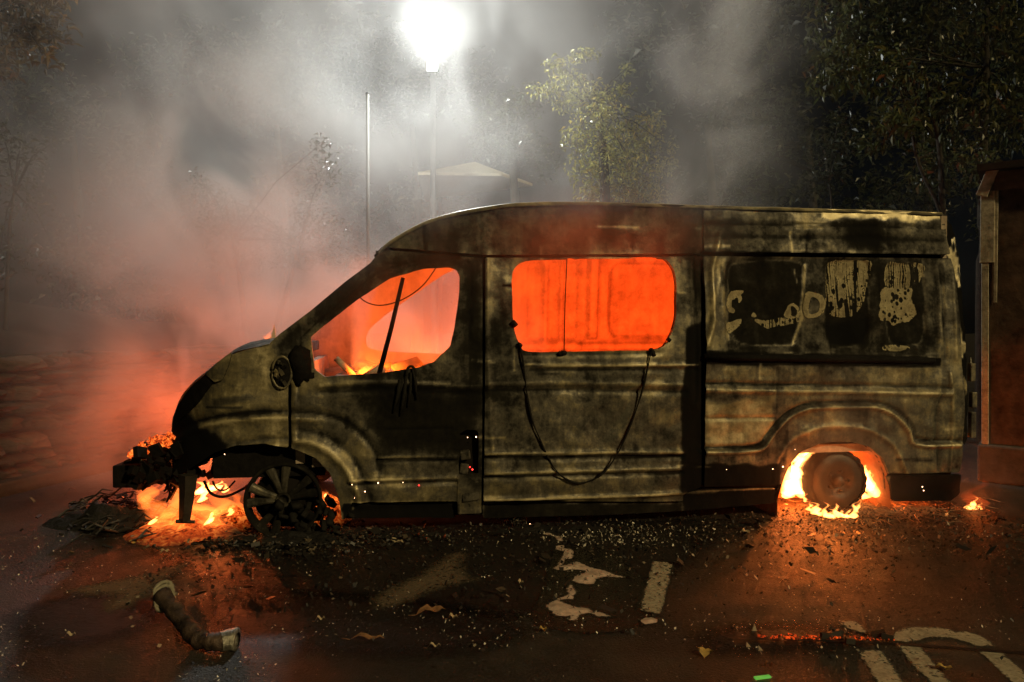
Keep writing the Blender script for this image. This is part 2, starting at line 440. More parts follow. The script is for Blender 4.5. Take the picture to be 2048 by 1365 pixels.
k = bpy.data.objects['kerb']; k.location = (WA[0], WA[1], 0); k.rotation_euler = (0, 0, wang); bevel(k, .02)
vg = MB(); vg.box((WL/2, -.17, .03), (WL/2+1, .17, .04))
v = tag(vg.build('verge', EARTH, None, False), kind='structure'); v.location = (WA[0], WA[1], 0); v.rotation_euler = (0, 0, wang)
bk = MB(); nb = 30
vsb = []; fsb = []
for i in range(nb):
    for j in range(8):
        x = -1+i/(nb-1)*(WL+2); y = .6+j/7*6
        vsb.append((x, y, 1.02+.10*j+.25*fbm(np.array(x*.8), np.array(y*.8), 3)))
for i in range(nb-1):
    for j in range(7): fsb.append((i*8+j, (i+1)*8+j, (i+1)*8+j+1, i*8+j+1))
bk.add(vsb, fsb); b_ = tag(bk.build('bank', EARTH), kind='structure'); b_.location = (WA[0], WA[1], 0); b_.rotation_euler = (0, 0, wang)

# ================================================================== SETTING: shed at the right
SH_Y = 6.7
shx = at(1972, 700, SH_Y)[0]
shed = empty('shed', (shx, SH_Y, 0), R(-36), 'dark brown flat roofed shed with pale corner boards behind the van rear', 'shed')
SHEDM = simple('brown_render', (.070, .042, .026), .9, 0, .65, 7, .6, .15)
TRIM = simple('flaked_white_board', (.34, .29, .20), .8, 0, .5, 16, .4, .2)
CONC = simple('stained_concrete', (.07, .055, .04), .9, 0, .4, 12, .4, .2)
SLATE = simple('roof_felt', (.02, .016, .012), .9, 0, .4, 14, .4, .15)
zt = at(1985, 332, SH_Y)[2]; zf = at(1985, 384, SH_Y)[2]
b = MB(); b.box((2.0, 1.5, zt/2+.13), (2.0, 1.5, zt/2-.17)); b.build('wall', SHEDM, shed, False)
b = MB(); b.box((2.0, 1.45, .17), (2.05, 1.53, .17)); bevel(b.build('plinth', CONC, shed, False), .02)
b = MB(); b.box((.0, -.025, (zf+1.98)/2), (.055, .018, (zf-1.98)/2)); bevel(b.build('corner_board', TRIM, shed, False), .005)
b = MB(); b.box((-.005, -.022, 1.16), (.028, .014, .82), tilt=(0, R(-.7), 0)); bevel(b.build('corner_board', TRIM, shed, False), .005)
b = MB(); b.box((.065, -.02, (zf+1.62)/2), (.014, .012, (zf-1.62)/2)); bevel(b.build('corner_board', TRIM, shed, False), .004)
b = MB(); b.box((2.0, 1.42, zt-.03), (2.08, 1.56, .03)); b.build('roof', SLATE, shed, False)
b = MB(); b.box((2.03, -.045, (zt+zf)/2-.035), (1.98, .022, (zt-zf)/2-.035)); b.build('fascia_board', SHEDM, shed, False)
b = MB(); b.box((.0, -.05, (zt+zf)/2-.03), (.045, .02, (zt-zf)/2+.02), tilt=(0, R(20), 0)); bevel(b.build('barge_end', TRIM, shed, False), .004)
# concrete apron in front of the shed
tag(flat_patch('pavement', [(1955, 962), (2300, 972), (2300, 930), (1960, 926)], .004, CONC, .06), kind='structure')

# ================================================================== SETTING: pavilion roof beyond the van
py0 = 15.5
ap = at(950, 324, py0); lc = at(836, 345, py0-1.2); rc = at(1056, 364, py0+.5)
pav = empty('pavilion', (ap[0], py0, 0), 0, 'small pavilion with pale hipped roof showing above the van', 'pavilion')
ez = lc[2]-.0
f1 = (lc[0]-ap[0], -1.2, lc[2]); f2 = (at(1003, 347, py0-1.2)[0]-ap[0], -1.2, at(1003, 347, py0-1.2)[2]); f3 = (rc[0]-ap[0]+.1, .6, rc[2]-.02); f4 = (f1[0]-.2, 1.5, f1[2]-.02)
apx = (0, 0, ap[2])
bpav = MB()
dz = .05
top = [f1, f2, f3, f4, apx]; bot = [(p[0], p[1], p[2]-dz) for p in top[:4]]
bpav.add(top+bot, [(0, 1, 4), (1, 2, 4), (2, 3, 4), (3, 0, 4), (5, 6, 1, 0), (6, 7, 2, 1), (7, 8, 3, 2), (8, 5, 0, 3), (8, 7, 6, 5)])
bpav.build('roof', simple('pale_felt_roof', (.30, .26, .17), .75, 0, .25, 20, .3), pav, False)
for sx, sy in ((f1[0]+.25, -1.0), (f3[0]-.3, .4), (f1[0]+.2, 1.2)):
    b = MB(); b.box((sx, sy, ez/2-.05), (.035, .035, ez/2-.02)); b.build('post', CHAR, pav, False)

# ================================================================== SETTING: lamp and pole
LY = 12.0
L0 = Vector(at(866, 104, LY))
lamp = empty('street_lamp', (L0.x-.14, LY+1.3, 0), 0, 'lit street lamp glaring white through the smoke above the van', 'street lamp')
GALV = simple('galvanised_steel', (.035, .035, .033), .6, .2, .2, 20, .1, .15)
b = MB(); b.tube([(0, 0, 0), (0, 0, 1.0), (0, 0, L0.z+.25)], [.075, .06, .045], 12); b.build('column', GALV, lamp)
b = MB(); b.tube(smooth_open([(0, 0, L0.z+.2), (.02, -.1, L0.z+.46), (.14, -1.2, L0.z+.50)], 4), .03, 8); b.build('arm', GALV, lamp)
hd = MB(); hd.box((.14, -1.27, L0.z+.03), (.09, .05, .37), tilt=(R(-14), 0, 0)); bevel(hd.build('head', GALV, lamp, False), .03)
LAMPE = emit('lit_led_lens', (.95, 1.0, .93), 90)
ln = MB(); ln.box((.14, -1.335, L0.z+.01), (.08, .012, .36), tilt=(R(-14), 0, 0)); bevel(ln.build('lens', LAMPE, lamp, False), .01)
def point(name, loc, e, col, r=.08):
    l = bpy.data.lights.new(name, 'POINT'); l.energy = e; l.color = col; l.shadow_soft_size = r
    o = bpy.data.objects.new(name, l); COL.objects.link(o); o.location = loc; return o
point('lamp_light', (L0.x, LY-.30, L0.z), 1500, (.95, 1.0, .97), .14)
POLEM = simple('pale_painted_steel', (.07, .068, .058), .6, 0, .2, 20, .1, .2)
p0 = at(735, 188, 11.4)
pole = empty('pole', (p0[0], p0[1], 0), 0, 'thin pale bare pole standing in the smoke left of the lamp', 'pole')
b = MB(); b.tube([(0, 0, 0), (0, 0, p0[2])], [.034, .024], 10); b.build('shaft', POLEM, pole)
b = MB(); b.tube([(0, 0, p0[2]), (0, 0, p0[2]+.02)], [.032, .026], 10); b.build('cap', GALV, pole)

# ================================================================== THE VAN
van = empty('van', tuple(VO), TH, 'burnt out panel van still on fire with scorched side and empty windows', 'van')
RES = .0135
WIN_F = SZ([(621, 674), (629, 739), (650, 754), (757, 747), (837, 736), (868, 724), (901, 693), (909, 657), (919, 585), (920, 554), (914, 540), (898, 535),
            (847, 538), (780, 557), (714, 600), (662, 641)])
WIN_M = smooth_closed(SZ([(1024, 560), (1030, 537), (1052, 522), (1110, 519), (1200, 518), (1316, 517), (1340, 527), (1352, 553), (1353, 600), (1352, 640), (1340, 676), (1314, 699), (1240, 702), (1150, 704),
              (1057, 704), (1040, 690), (1027, 652), (1025, 600)]), 3)
ARCH_R = SZ([(1556, 1060), (1558, 1000), (1568, 965), (1582, 930), (1606, 903), (1640, 888), (1672, 884), (1706, 885), (1740, 894), (1764, 916), (1778, 950), (1785, 1000), (1786, 1060)])
ARCH_F = SZ([(300, 966), (345, 962), (430, 905), (470, 892), (530, 887), (590, 899), (632, 917), (660, 948), (677, 995), (683, 1030), (684, 1100), (300, 1100)])
APER = SZ([(919, 868), (930, 860), (952, 860), (957, 866), (957, 948), (920, 949), (917, 930), (921, 905)])
TOP = [(757, 505), (780, 483), (827, 455), (868, 437), (919, 424), (996, 411), (1057, 406), (1200, 405), (1405, 411), (1650, 418), (1884, 425)]
FRONT_EDGE = [(344, 905), (344, 862), (349, 831), (369, 785), (415, 744), (464, 708), (500, 697), (538, 687)]
PILLAR = [(560, 667), (621, 621), (688, 565), (740, 526)]
REAR = [(1893, 457), (1903, 513), (1914, 565), (1921, 636), (1926, 713), (1929, 790), (1926, 882), (1924, 925), (1919, 946), (1898, 1000)]
SILL = [(1785, 1000), (1785, 1004), (1556, 1010), (1370, 1025), (1200, 1034), (970, 1040), (700, 1040), (683, 1036)]
OUTLINE = SZ(FRONT_EDGE+PILLAR+TOP+REAR+SILL+[(683, 1030), (345, 960)])
P_WING = SZ(FRONT_EDGE+[(552, 690), (577, 745), (578, 900), (560, 960), (345, 960)])
P_DOOR = SZ([(538, 687), (560, 667), (621, 621), (688, 565), (740, 526), (757, 505), (775, 500), (965, 516), (965, 860), (963, 1029), (914, 1028), (914, 1004), (705, 1006), (690, 1040), (640, 1040), (582, 960), (581, 770), (579, 745)])
P_UPPER = SZ(TOP[:9]+[(1403, 411), (1403, 508), (968, 511), (775, 496)])
P_MID = SZ([(969, 515), (1402, 512), (1403, 700), (1403, 975), (1368, 990), (1368, 1004), (966, 1004)])
P_REAR = SZ([(1407, 512), (1903, 516), (1914, 565), (1921, 636), (1926, 713), (1929, 790), (1926, 882), (1924, 925), (1919, 946), (1780, 948), (1770, 965), (1407, 975)])
P_RAIL = SZ([(1407, 411), (1650, 418), (1884, 425), (1893, 457), (1902, 510), (1407, 505)])
P_SILL1 = SZ([(700, 1009), (912, 1008), (912, 1040), (686, 1040)])
P_SILL2 = SZ([(966, 1007), (1368, 1007), (1372, 990), (1407, 978), (1556, 978), (1556, 1010), (1370, 1025), (1200, 1034), (966, 1040)])
P_BUMP = SZ([(1772, 951), (1919, 949), (1915, 985), (1898, 1002), (1786, 1003), (1780, 970)])

# pressings, seams and dents: (polyline in photograph pixels, width m, depth m into the body)
def PL(pts, sm=True):
    p = SZ(pts); return smooth_open(p, 4) if sm and len(p) > 2 else p
GROOVE = [
 (PL([(352, 868), (395, 845), (440, 833), (500, 826), (560, 824), (640, 828), (700, 850), (745, 895), (762, 950)]), .022, .012),
 (PL([(352, 880), (395, 857), (440, 845), (500, 838), (560, 836), (630, 841)]), .022, -.009),
 (PL([(475, 888), (520, 880), (577, 878)]), .018, .008), (PL([(470, 900), (520, 893), (577, 891)]), .016, -.012),
 (PL([(590, 880), (640, 893), (690, 935), (715, 985), (720, 1010)]), .03, -.016),
 (PL([(600, 860), (655, 874), (708, 920), (735, 980), (742, 1004)]), .025, .010),
 (PL([(581, 772), (583, 820), (582, 890)], False), .010, .008), (PL([(597, 772), (600, 820), (598, 880)], False), .008, .006),
 (PL([(640, 772), (760, 765), (900, 771), (962, 773)]), .02, -.008), (PL([(640, 785), (760, 779), (900, 785), (962, 787)]), .02, .008),
 (PL([(970, 768), (1100, 766), (1250, 768), (1370, 770)]), .02, -.008), (PL([(970, 782), (1100, 780), (1250, 782), (1370, 784)]), .018, .009),
 (PL([(755, 916), (913, 914)]), .010, -.012), (PL([(755, 922), (913, 920)]), .010, .012), (PL([(700, 962), (913, 957)]), .012, -.012), (PL([(700, 970), (913, 965)]), .012, .014),
 (PL([(757, 920), (762, 958)]), .012, -.008), (PL([(755, 858), (914, 858)]), .008, .006),
 (PL([(970, 908), (1365, 905)]), .014, -.014), (PL([(970, 917), (1365, 914)]), .014, .014), (PL([(970, 948), (1365, 938)]), .014, -.012), (PL([(970, 956), (1365, 946)]), .014, .014),
 (PL([(968, 1000), (1100, 997), (1250, 992), (1366, 985)]), .012, -.022),
 (PL([(1050, 728), (1100, 732), (1250, 731), (1395, 731)]), .012, -.010), (PL([(1060, 740), (1250, 740), (1395, 740)]), .014, .008),
 (PL([(1045, 708), (1200, 709), (1320, 706)]), .012, .008),
 (PL([(975, 516), (975, 700), (985, 900)], False), .016, -.006),
 (PL([(1390, 516), (1392, 640), (1391, 800)], False), .014, .007),
 (PL([(1407, 446), (1650, 451), (1890, 456)], False), .010, .010), (PL([(1407, 472), (1650, 476), (1890, 481)], False), .03, .008),
 (PL([(1555, 735), (1555, 893)], False), .006, .008),
 (PL([(1410, 768), (1550, 770), (1700, 772), (1900, 776)]), .014, .010), (PL([(1410, 781), (1550, 783), (1700, 785), (1900, 789)]), .016, -.010),
 (PL([(1410, 838), (1552, 836)]), .010, .008),
 (PL([(1407, 897), (1510, 893), (1535, 872), (1562, 838), (1600, 814), (1640, 807), (1700, 806), (1760, 808), (1800, 826), (1826, 858), (1838, 880), (1920, 882)]), .012, .014),
 (PL([(1407, 906), (1514, 902), (1541, 880), (1568, 846), (1604, 823), (1645, 816), (1700, 815), (1756, 817), (1792, 834), (1818, 864), (1832, 890), (1920, 891)]), .014, -.016),
 (PL([(1550, 985), (1556, 930), (1580, 885), (1620, 862), (1675, 853), (1735, 860), (1785, 890), (1806, 930), (1812, 950)]), .02, -.010),
 (PL([(1885, 780), (1872, 840), (1874, 940)]), .012, .008), (PL([(1900, 740), (1905, 830), (1900, 940)]), .010, -.008),
 (PL([(1880, 530), (1888, 620), (1893, 720)]), .012, .008), (PL([(1905, 530), (1911, 620), (1915, 720)]), .012, -.006),
 (PL([(1440, 470), (1425, 540), (1428, 640), (1415, 690)]), .022, -.010),
 (PL([(960, 420), (962, 510)], False), .01, .004),
 (PL([(600, 680), (640, 640), (700, 590), (760, 545), (840, 522), (930, 520), (942, 560), (938, 700)]), .008, .007),
]
RECW = smooth_closed(SZ([(1450, 545), (1462, 520), (1500, 514), (1650, 514), (1830, 516), (1862, 524), (1876, 550), (1880, 640), (1876, 695), (1850, 712), (1650, 708), (1480, 704), (1456, 685), (1450, 620)]), 3)
RECA = smooth_closed(SZ([(1458, 545), (1468, 526), (1520, 521), (1600, 523), (1610, 560), (1608, 620), (1600, 670), (1588, 690), (1500, 692), (1466, 672), (1456, 620)]), 3)
RECB = smooth_closed(SZ([(1652, 545), (1664, 524), (1700, 520), (1736, 524), (1744, 560), (1740, 640), (1732, 684), (1700, 694), (1664, 688), (1652, 650)]), 3)
RECC = smooth_closed(SZ([(1774, 540), (1790, 528), (1830, 528), (1850, 545), (1856, 620), (1854, 680), (1830, 692), (1790, 690), (1776, 650)]), 3)
SLOT = smooth_closed(SZ([(1855, 489), (1862, 484), (1880, 485), (1886, 492), (1880, 499), (1860, 498)]), 3)
RECESS = [(RECW, .02, .016), (RECA, .018, .010), (RECB, .016, .016), (RECC, .016, .014), (SLOT, .012, .010)]
def relief(s, z):
    d = np.zeros(np.shape(s))
    for p, w_, a in GROOVE: d = d+1.45*a*np.exp(-(seg_dist(s, z, p)/w_)**2)
    for p, w_, a in RECESS: d = d+a*sstep(w_, -w_, poly_sdf(s, z, p))
    d = d+.040*(fbm(s*2.2, z*2.6, 11, 3)-.5)+.026*(fbm(s*6, z*6, 23, 3)-.5)
    k = sstep(4.0, 3.0, np.abs(s-4.2)+np.abs(z-1.6)*1.2)
    d = d+.012*(fbm(s*9, z*5, 31, 2)-.5)*k*sstep(2.75, 2.95, s)
    return d
def tone_fn(s, z):
    SM = np.random.default_rng(55)
    t = np.full(np.shape(s), .47)
    px = lambda pts: SZ(pts)
    def blob(pts, v, soft=.05, k=1.0, sm=True, wob=.03):
        nonlocal t
        p = px(pts); d = poly_sdf(s, z, p)+wob*(fbm(s*9, z*9, 5, 3)-.5)*2
        m = sstep(soft, -soft, d)*k; t = t*(1-m)+v*m
    def line(pts, w_, v, k=1.0):
        nonlocal t
        d = seg_dist(s, z, px(pts))+.012*(fbm(s*14, z*14, 8, 2)-.5)
        m = np.exp(-(d/w_)**2)*k; t = t*(1-m)+v*m
    t = t+.62*(fbm(s*1.7, z*1.7, 41, 5)-.5)+.36*(fbm(s*11, z*1.6, 43, 3)-.5)
    blob([(350, 830), (470, 700), (575, 740), (577, 885), (460, 893), (400, 905), (352, 900)], .60, .05, .8)
    blob([(335, 850), (352, 820), (380, 836), (400, 860), (430, 868), (455, 890), (450, 980), (330, 980)], .05, .03)
    blob([(540, 690), (740, 520), (775, 500), (960, 510), (960, 760), (925, 760), (925, 540), (840, 535), (720, 592), (618, 672), (618, 740), (580, 740)], .30, .05, .8)
    blob([(925, 520), (968, 520), (968, 800), (925, 800)], .24, .07, .8, wob=.06)
    blob([(770, 770), (960, 780), (962, 915), (760, 915), (735, 850)], .20, .12, .85, wob=.08)
    blob([(590, 790), (700, 790), (760, 880), (740, 1000), (690, 1000), (640, 915), (590, 895)], .50, .04, .7)
    blob([(755, 922), (912, 920), (912, 960), (755, 960)], .42, .02, .7); blob([(700, 972), (912, 966), (912, 1004), (700, 1006)], .50, .02, .8)
    blob([(740, 420), (1400, 405), (1403, 508), (968, 510), (760, 510)], .34, .06, .7)
    blob([(990, 715), (1365, 715), (1365, 770), (990, 770)], .34, .05, .6)
    blob([(1000, 790), (1365, 790), (1365, 1000), (1000, 1000)], .50, .08, .7)
    blob([(968, 640), (1010, 640), (1040, 710), (1040, 900), (968, 900)], .36, .05, .6)
    blob([(1376, 660), (1408, 640), (1410, 720), (1406, 980), (1362, 985), (1366, 900), (1364, 800)], .0, .02, 1, wob=.016)
    blob([(1400, 702), (1885, 716), (1885, 735), (1400, 728)], .03, .012, 1, wob=.012)
    blob([(1410, 735), (1552, 735), (1552, 800), (1410, 780)], .58, .02, .8); blob([(1412, 806), (1552, 790), (1552, 890), (1412, 896)], .74, .03, .8)
    blob([(1556, 735), (1920, 735), (1922, 800), (1810, 800), (1700, 805), (1556, 840)], .52, .05, .7)
    blob([(1840, 800), (1925, 795), (1922, 945), (1830, 945)], .50, .05, .6)
    blob([(1407, 515), (1452, 515), (1452, 700), (1407, 700)], .56, .03, .9)
    d_ = poly_sdf(s, z, RECW)+.02*(fbm(s*9, z*9, 5, 3)-.5); m_ = sstep(.02, -.02, d_)*.9; t = t*(1-m_)+(.34+.25*(fbm(s*14, z*3, 91, 3)-.5))*m_
    for rc_, v_ in ((RECA, .24), (RECB, .20), (RECC, .25)):
        d_ = poly_sdf(s, z, rc_)+.02*(fbm(s*9, z*9, 6, 3)-.5); m_ = sstep(.02, -.02, d_)*.8; t = t*(1-m_)+v_*m_
        m_ = np.exp(-((d_+.004)/.008)**2)*.55; t = t*(1-m_)+.62*m_
    blob([(1610, 530), (1650, 530), (1655, 690), (1600, 690)], .42, .02, .6); blob([(1745, 530), (1775, 530), (1775, 690), (1740, 690)], .30, .02, .6)
    blob([(1652, 650), (1740, 640), (1732, 690), (1664, 690)], .14, .03)
    line([(1446, 520), (1448, 600), (1458, 680)], .012, .75, .7); line([(1612, 530), (1606, 640), (1590, 690)], .010, .8, .8)
    line([(1415, 640), (1440, 560), (1436, 530)], .02, .75, .7)
    blob([(1407, 411), (1890, 420), (1895, 446), (1407, 440)], .55, .02, .6); blob([(1640, 417), (1884, 424), (1890, 444), (1640, 438)], .9, .015, .8, wob=.05)  # bright highlight along the rear rail painted into the tone
    blob([(1407, 455), (1890, 460), (1895, 505), (1407, 500)], .42, .02, .6); blob([(1690, 440), (1760, 440), (1760, 500), (1690, 500)], .15, .05, .7)
    line([(1407, 507), (1650, 509), (1900, 514)], .012, .05, .9)
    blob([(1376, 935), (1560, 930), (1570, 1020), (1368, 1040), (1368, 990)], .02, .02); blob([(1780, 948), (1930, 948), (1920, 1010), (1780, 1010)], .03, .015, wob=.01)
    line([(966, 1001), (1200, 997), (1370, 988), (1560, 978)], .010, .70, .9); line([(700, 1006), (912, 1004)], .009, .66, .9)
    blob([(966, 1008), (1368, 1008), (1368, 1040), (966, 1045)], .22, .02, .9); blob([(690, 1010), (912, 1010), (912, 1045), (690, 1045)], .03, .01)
    line([(352, 868), (395, 845), (440, 833), (500, 826), (560, 824)], .014, .34, .8); line([(1050, 730), (1250, 731), (1395, 731)], .008, .6, .8)
    line([(636, 766), (760, 760), (900, 767)], .010, .62, .6)
    blob([(1500, 893), (1535, 872), (1562, 838), (1600, 814), (1640, 807), (1660, 812), (1600, 830), (1560, 870), (1530, 900)], .30, .02, .7)
    blob([(426, 800), (500, 790), (512, 798), (430, 812)], .34, .012, .8, wob=.01); blob([(456, 826), (500, 822), (500, 838), (456, 838)], .3, .01, .8, wob=.01)
    for q in range(70):                                  # wiped scratches and runs
        cs, cz = SM.uniform(-.6, 5), SM.uniform(.3, 2.2); l = SM.uniform(.05, .35); vert = SM.random() < .55
        p = np.array([[cs, cz], [cs+(SM.normal(0, .01) if vert else l), cz-(l*.7 if vert else SM.normal(0, .01))]])
        near = (np.abs(s-cs) < .6) & (np.abs(z-cz) < .6); vv, ww, kk = SM.choice([.1, .2, .75, .8]), SM.uniform(.005, .014), SM.uniform(.3, .8)
        if near.any():
            d = seg_dist(s[near], z[near], p)+.010*(fbm(s[near]*20, z[near]*20, q, 2)-.5); m = np.exp(-(d/ww)**2)*kk; t[near] = t[near]*(1-m)+vv*m
    for p, w_, a in GROOVE:                              # edge highlights on ridges and dark creases painted into the tone
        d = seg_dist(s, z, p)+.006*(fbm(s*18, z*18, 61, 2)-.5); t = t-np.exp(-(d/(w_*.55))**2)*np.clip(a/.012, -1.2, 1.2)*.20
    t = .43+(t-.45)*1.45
    return np.clip(t, .03, 1)
def rel_depth(off): return lambda s, z: dsurf(s, z)+relief(s, z)+off
def panel(name, poly, holes=(), off=0, gap=.003, mat=BURNT, flange=.03, ragged=0):
    lo = poly.min(0)-.03; hi = poly.max(0)+.03
    def sdf(S, Z):
        f = poly_sdf(S, Z, poly)+gap
        if ragged: f = f+ragged*(fbm(S*16, Z*16, 3, 3)-.5)*2
        for h in holes: f = np.maximum(f, -(poly_sdf(S, Z, h)+.004*(fbm(S*24, Z*24, 9, 2)-.5)))
        return f
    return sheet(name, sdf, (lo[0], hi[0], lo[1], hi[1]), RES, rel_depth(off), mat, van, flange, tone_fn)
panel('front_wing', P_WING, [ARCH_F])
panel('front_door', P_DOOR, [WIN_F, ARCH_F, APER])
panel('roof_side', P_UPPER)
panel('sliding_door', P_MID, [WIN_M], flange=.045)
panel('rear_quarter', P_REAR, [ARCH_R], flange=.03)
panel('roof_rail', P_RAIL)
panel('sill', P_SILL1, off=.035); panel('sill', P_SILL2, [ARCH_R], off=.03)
panel('rear_bumper', P_BUMP, off=-.012, gap=.001, ragged=.004)
# inner skin behind the panels closes the seams
def inner_sdf(S, Z):
    f = poly_sdf(S, Z, OUTLINE)+.02
    for h, g_ in ((WIN_F, .012), (WIN_M, .012), (ARCH_R, .0), (ARCH_F, .0)): f = np.maximum(f, -(poly_sdf(S, Z, h)-g_))
    return f
sheet('inner_skin', inner_sdf, (-.8, 5.1, .1, 2.5), .02, lambda s, z: dsurf(s, z)+.055, DARKLINER, van, .02)
# far side of the body, seen through the openings: pressed ribs, window opening in the cab door
FARW = smooth_closed(np.array([(.62, 1.18), (1.45, 1.15), (1.62, 1.24), (1.72, 1.42), (1.74, 1.82), (1.62, 1.95), (1.3, 1.94), (.95, 1.72), (.55, 1.42), (.48, 1.26)]), 3)
FRIB = []
def far_depth(s, z):
    d = np.zeros(np.shape(s))
    def rr(x0, x1, z0, z1, r, a, w_=.018):
        qx = np.abs(s-(x0+x1)/2)-(x1-x0)/2+r; qz = np.abs(z-(z0+z1)/2)-(z1-z0)/2+r
        q = np.hypot(np.maximum(qx, 0), np.maximum(qz, 0))+np.minimum(np.maximum(qx, qz), 0)-r
        return a*sstep(w_, -w_, q)
    d = d+rr(2.0, 2.48, 1.28, 2.02, .04, -.025)+rr(2.58, 2.68, 1.28, 2.2, .02, .04)+rr(2.80, 3.62, 1.30, 2.02, .12, -.03)+rr(3.72, 3.80, .5, 2.2, .02, .04)+rr(3.95, 4.75, 1.28, 2.02, .12, -.03)
    d = d+rr(1.9, 4.9, 1.17, 1.25, .02, .035)+rr(1.9, 4.9, .8, .86, .02, .03)+rr(.7, 1.7, .98, 1.06, .02, .03)+rr(2.14, 2.19, 1.25, 2.1, .02, .03)+rr(2.30, 2.34, 1.25, 2.1, .02, .03)
    d = d+.02*(fbm(s*3, z*3, 6, 4)-.5)+.012*(fbm(s*22, z*22, 66, 3)-.5)*sstep(3.0, 3.3, s)
    return W-dsurf(s, z)-d
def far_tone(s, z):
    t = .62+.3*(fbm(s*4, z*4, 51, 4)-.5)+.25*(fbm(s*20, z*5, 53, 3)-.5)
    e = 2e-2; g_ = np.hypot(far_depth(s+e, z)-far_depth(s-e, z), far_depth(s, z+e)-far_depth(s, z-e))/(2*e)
    return np.clip(t-.22*sstep(.25, .9, g_), 0, 1)  # rib edges darkened in the tone in place of relief shading
def far_sdf(S, Z):
    f = poly_sdf(S, Z, OUTLINE)+.01
    for h in (FARW, ARCH_R, ARCH_F): f = np.maximum(f, -poly_sdf(S, Z, h))
    return f
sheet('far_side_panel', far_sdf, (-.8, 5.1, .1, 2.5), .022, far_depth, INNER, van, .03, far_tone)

# roof skin, windscreen header, scuttle, bonnet
def loft(name, edge_px, rise, mat, tone, n=22, pw=4.0, extra=None, lower=0.0):
    e = smooth_open(SZ(edge_px), 6); bm = MB(); vs = []; tt = []
    for s, z in e:
        d = float(dsurf(s, z)); vs.append((s, d-.016, z+.004-lower if rise == .045 else z-lower)); tt.append(tone*.6)
        if rise == .045: vs[-1] = (s, d-.022, z-.026)
        for j in range(n):
            q = -1+2*j/(n-1); q = math.copysign(1-(1-abs(q))**1.6, q) if abs(q) < 1 else q
            y = d+(W-2*d)*(q+1)/2; zz = z+rise*(1-abs(q)**pw)-lower
            if extra: zz += extra(s, y)
            vs.append((s, y, zz)); tt.append(tone+.3*(float(fbm(np.array(s*3), np.array(y*3), 71, 3))-.5))
    n += 1; m = len(e); fs = [(i*n+j, i*n+j+1, (i+1)*n+j+1, (i+1)*n+j) for i in range(m-1) for j in range(n-1)]
    bm.add(vs, fs); bm.t = tt
    return bm.build(name, mat, van)
loft('roof', TOP, .045, BURNT, .85, extra=lambda s, y: .012*(float(fbm(np.array(s*4), np.array(y*4), 15, 3))-.5))
bn = loft('bonnet', FRONT_EDGE[1:7]+[(538, 690)], .05, BURNT, .35, extra=lambda s, y: .03*(float(fbm(np.array(s*5), np.array(y*5), 19, 3))-.5)*(1 if .1 < y < 1.9 else 0))
b = MB(); b.tube([(q[0], float(dsurf(q[0], q[1]))+.075, q[1]-.045) for q in smooth_open(SZ(TOP), 4)], .045, 8); b.build('roof_light_seal', DARKLINER, van)  # hidden tube added to stop firelight leaking at the roof edge
sc0 = sz(540, 690); hz0 = sz(757, 505)
b = MB(); b.box((sc0[0]+.05, W/2, sc0[1]-.05), (.07, W/2-.10, .04), tone=.3); b.build('scuttle', BURNT, van)
b = MB(); b.box((hz0[0]+.03, W/2, hz0[1]-.02), (.05, W/2-.13, .035), tone=.3); b.build('windscreen_header', BURNT, van)
# torn metal edge standing up at the scuttle, glowing
b = MB(); p = van_at(538, 690, .35); b.add([(p[0]-.06, .35, p[2]-.03), (p[0]+.05, .37, p[2]-.03), (p[0]+.035, .36, p[2]+.14), (p[0]+.015, .36, p[2]+.06), (p[0]-.06, .37, p[2]-.03), (p[0]+.05, .39, p[2]-.03), (p[0]+.035, .38, p[2]+.14), (p[0]+.015, .38, p[2]+.06)],
      [(0, 1, 2, 3), (7, 6, 5, 4), (0, 4, 5, 1), (1, 5, 6, 2), (2, 6, 7, 3), (3, 7, 4, 0)], .7); b.build('scuttle_shard', INNER, van, False)
# black headlamp shell and bonnet lip at the nose
P_LIP = SZ([(343, 870), (345, 838), (355, 812), (384, 772), (408, 752), (430, 757), (424, 772), (398, 806), (378, 826), (362, 836), (352, 850)])
panel('headlamp_shell', P_LIP, off=-.012, mat=CHAR, ragged=.003, gap=0)
P_FLAP = SZ([(412, 748), (440, 722), (466, 703), (462, 720), (454, 742), (446, 760), (430, 764)])
panel('bonnet_flap', P_FLAP, off=-.022, ragged=.002, gap=0)
# floor, bulkhead, roof lining, rear doors, load bay
b = MB(); b.box((2.6, W/2, .50), (2.4, W/2-.07, .03)); b.build('floor', INNER, van, False)
b = MB(); b.box((.12, W/2, .82), (.03, W/2-.10, .33)); b.build('bulkhead', INNER, van, False)
b = MB(); b.box((4.93, W/2, 1.38), (.025, W/2-.13, .88)); b.build('far_rear_door', INNER, van, False)
b = MB()
for (x0, x1) in ((.55, .75),):
    for k in range(26):
        a = random.uniform(.25, 1.6); y = random.uniform(.25, W-.3); h_ = random.uniform(.92, 1.12)
        b.box((a, y, h_), (random.uniform(.03, .16), random.uniform(.03, .16), random.uniform(.01, .05)), tilt=(random.uniform(-.6, .6), random.uniform(-.6, .6), random.uniform(0, 3)))
b.box((.5, W/2, .93), (.22, W/2-.25, .09)); b.build('dashboard_wreck', INNER, van)
for yy in (.45, 1.45):
    b = MB(); b.box((1.25, yy, .78), (.28, .26, .16)); b.box((1.52, yy, 1.0), (.05, .24, .22), tilt=(0, R(12), 0)); b.build('seat_frame', INNER, van, False)
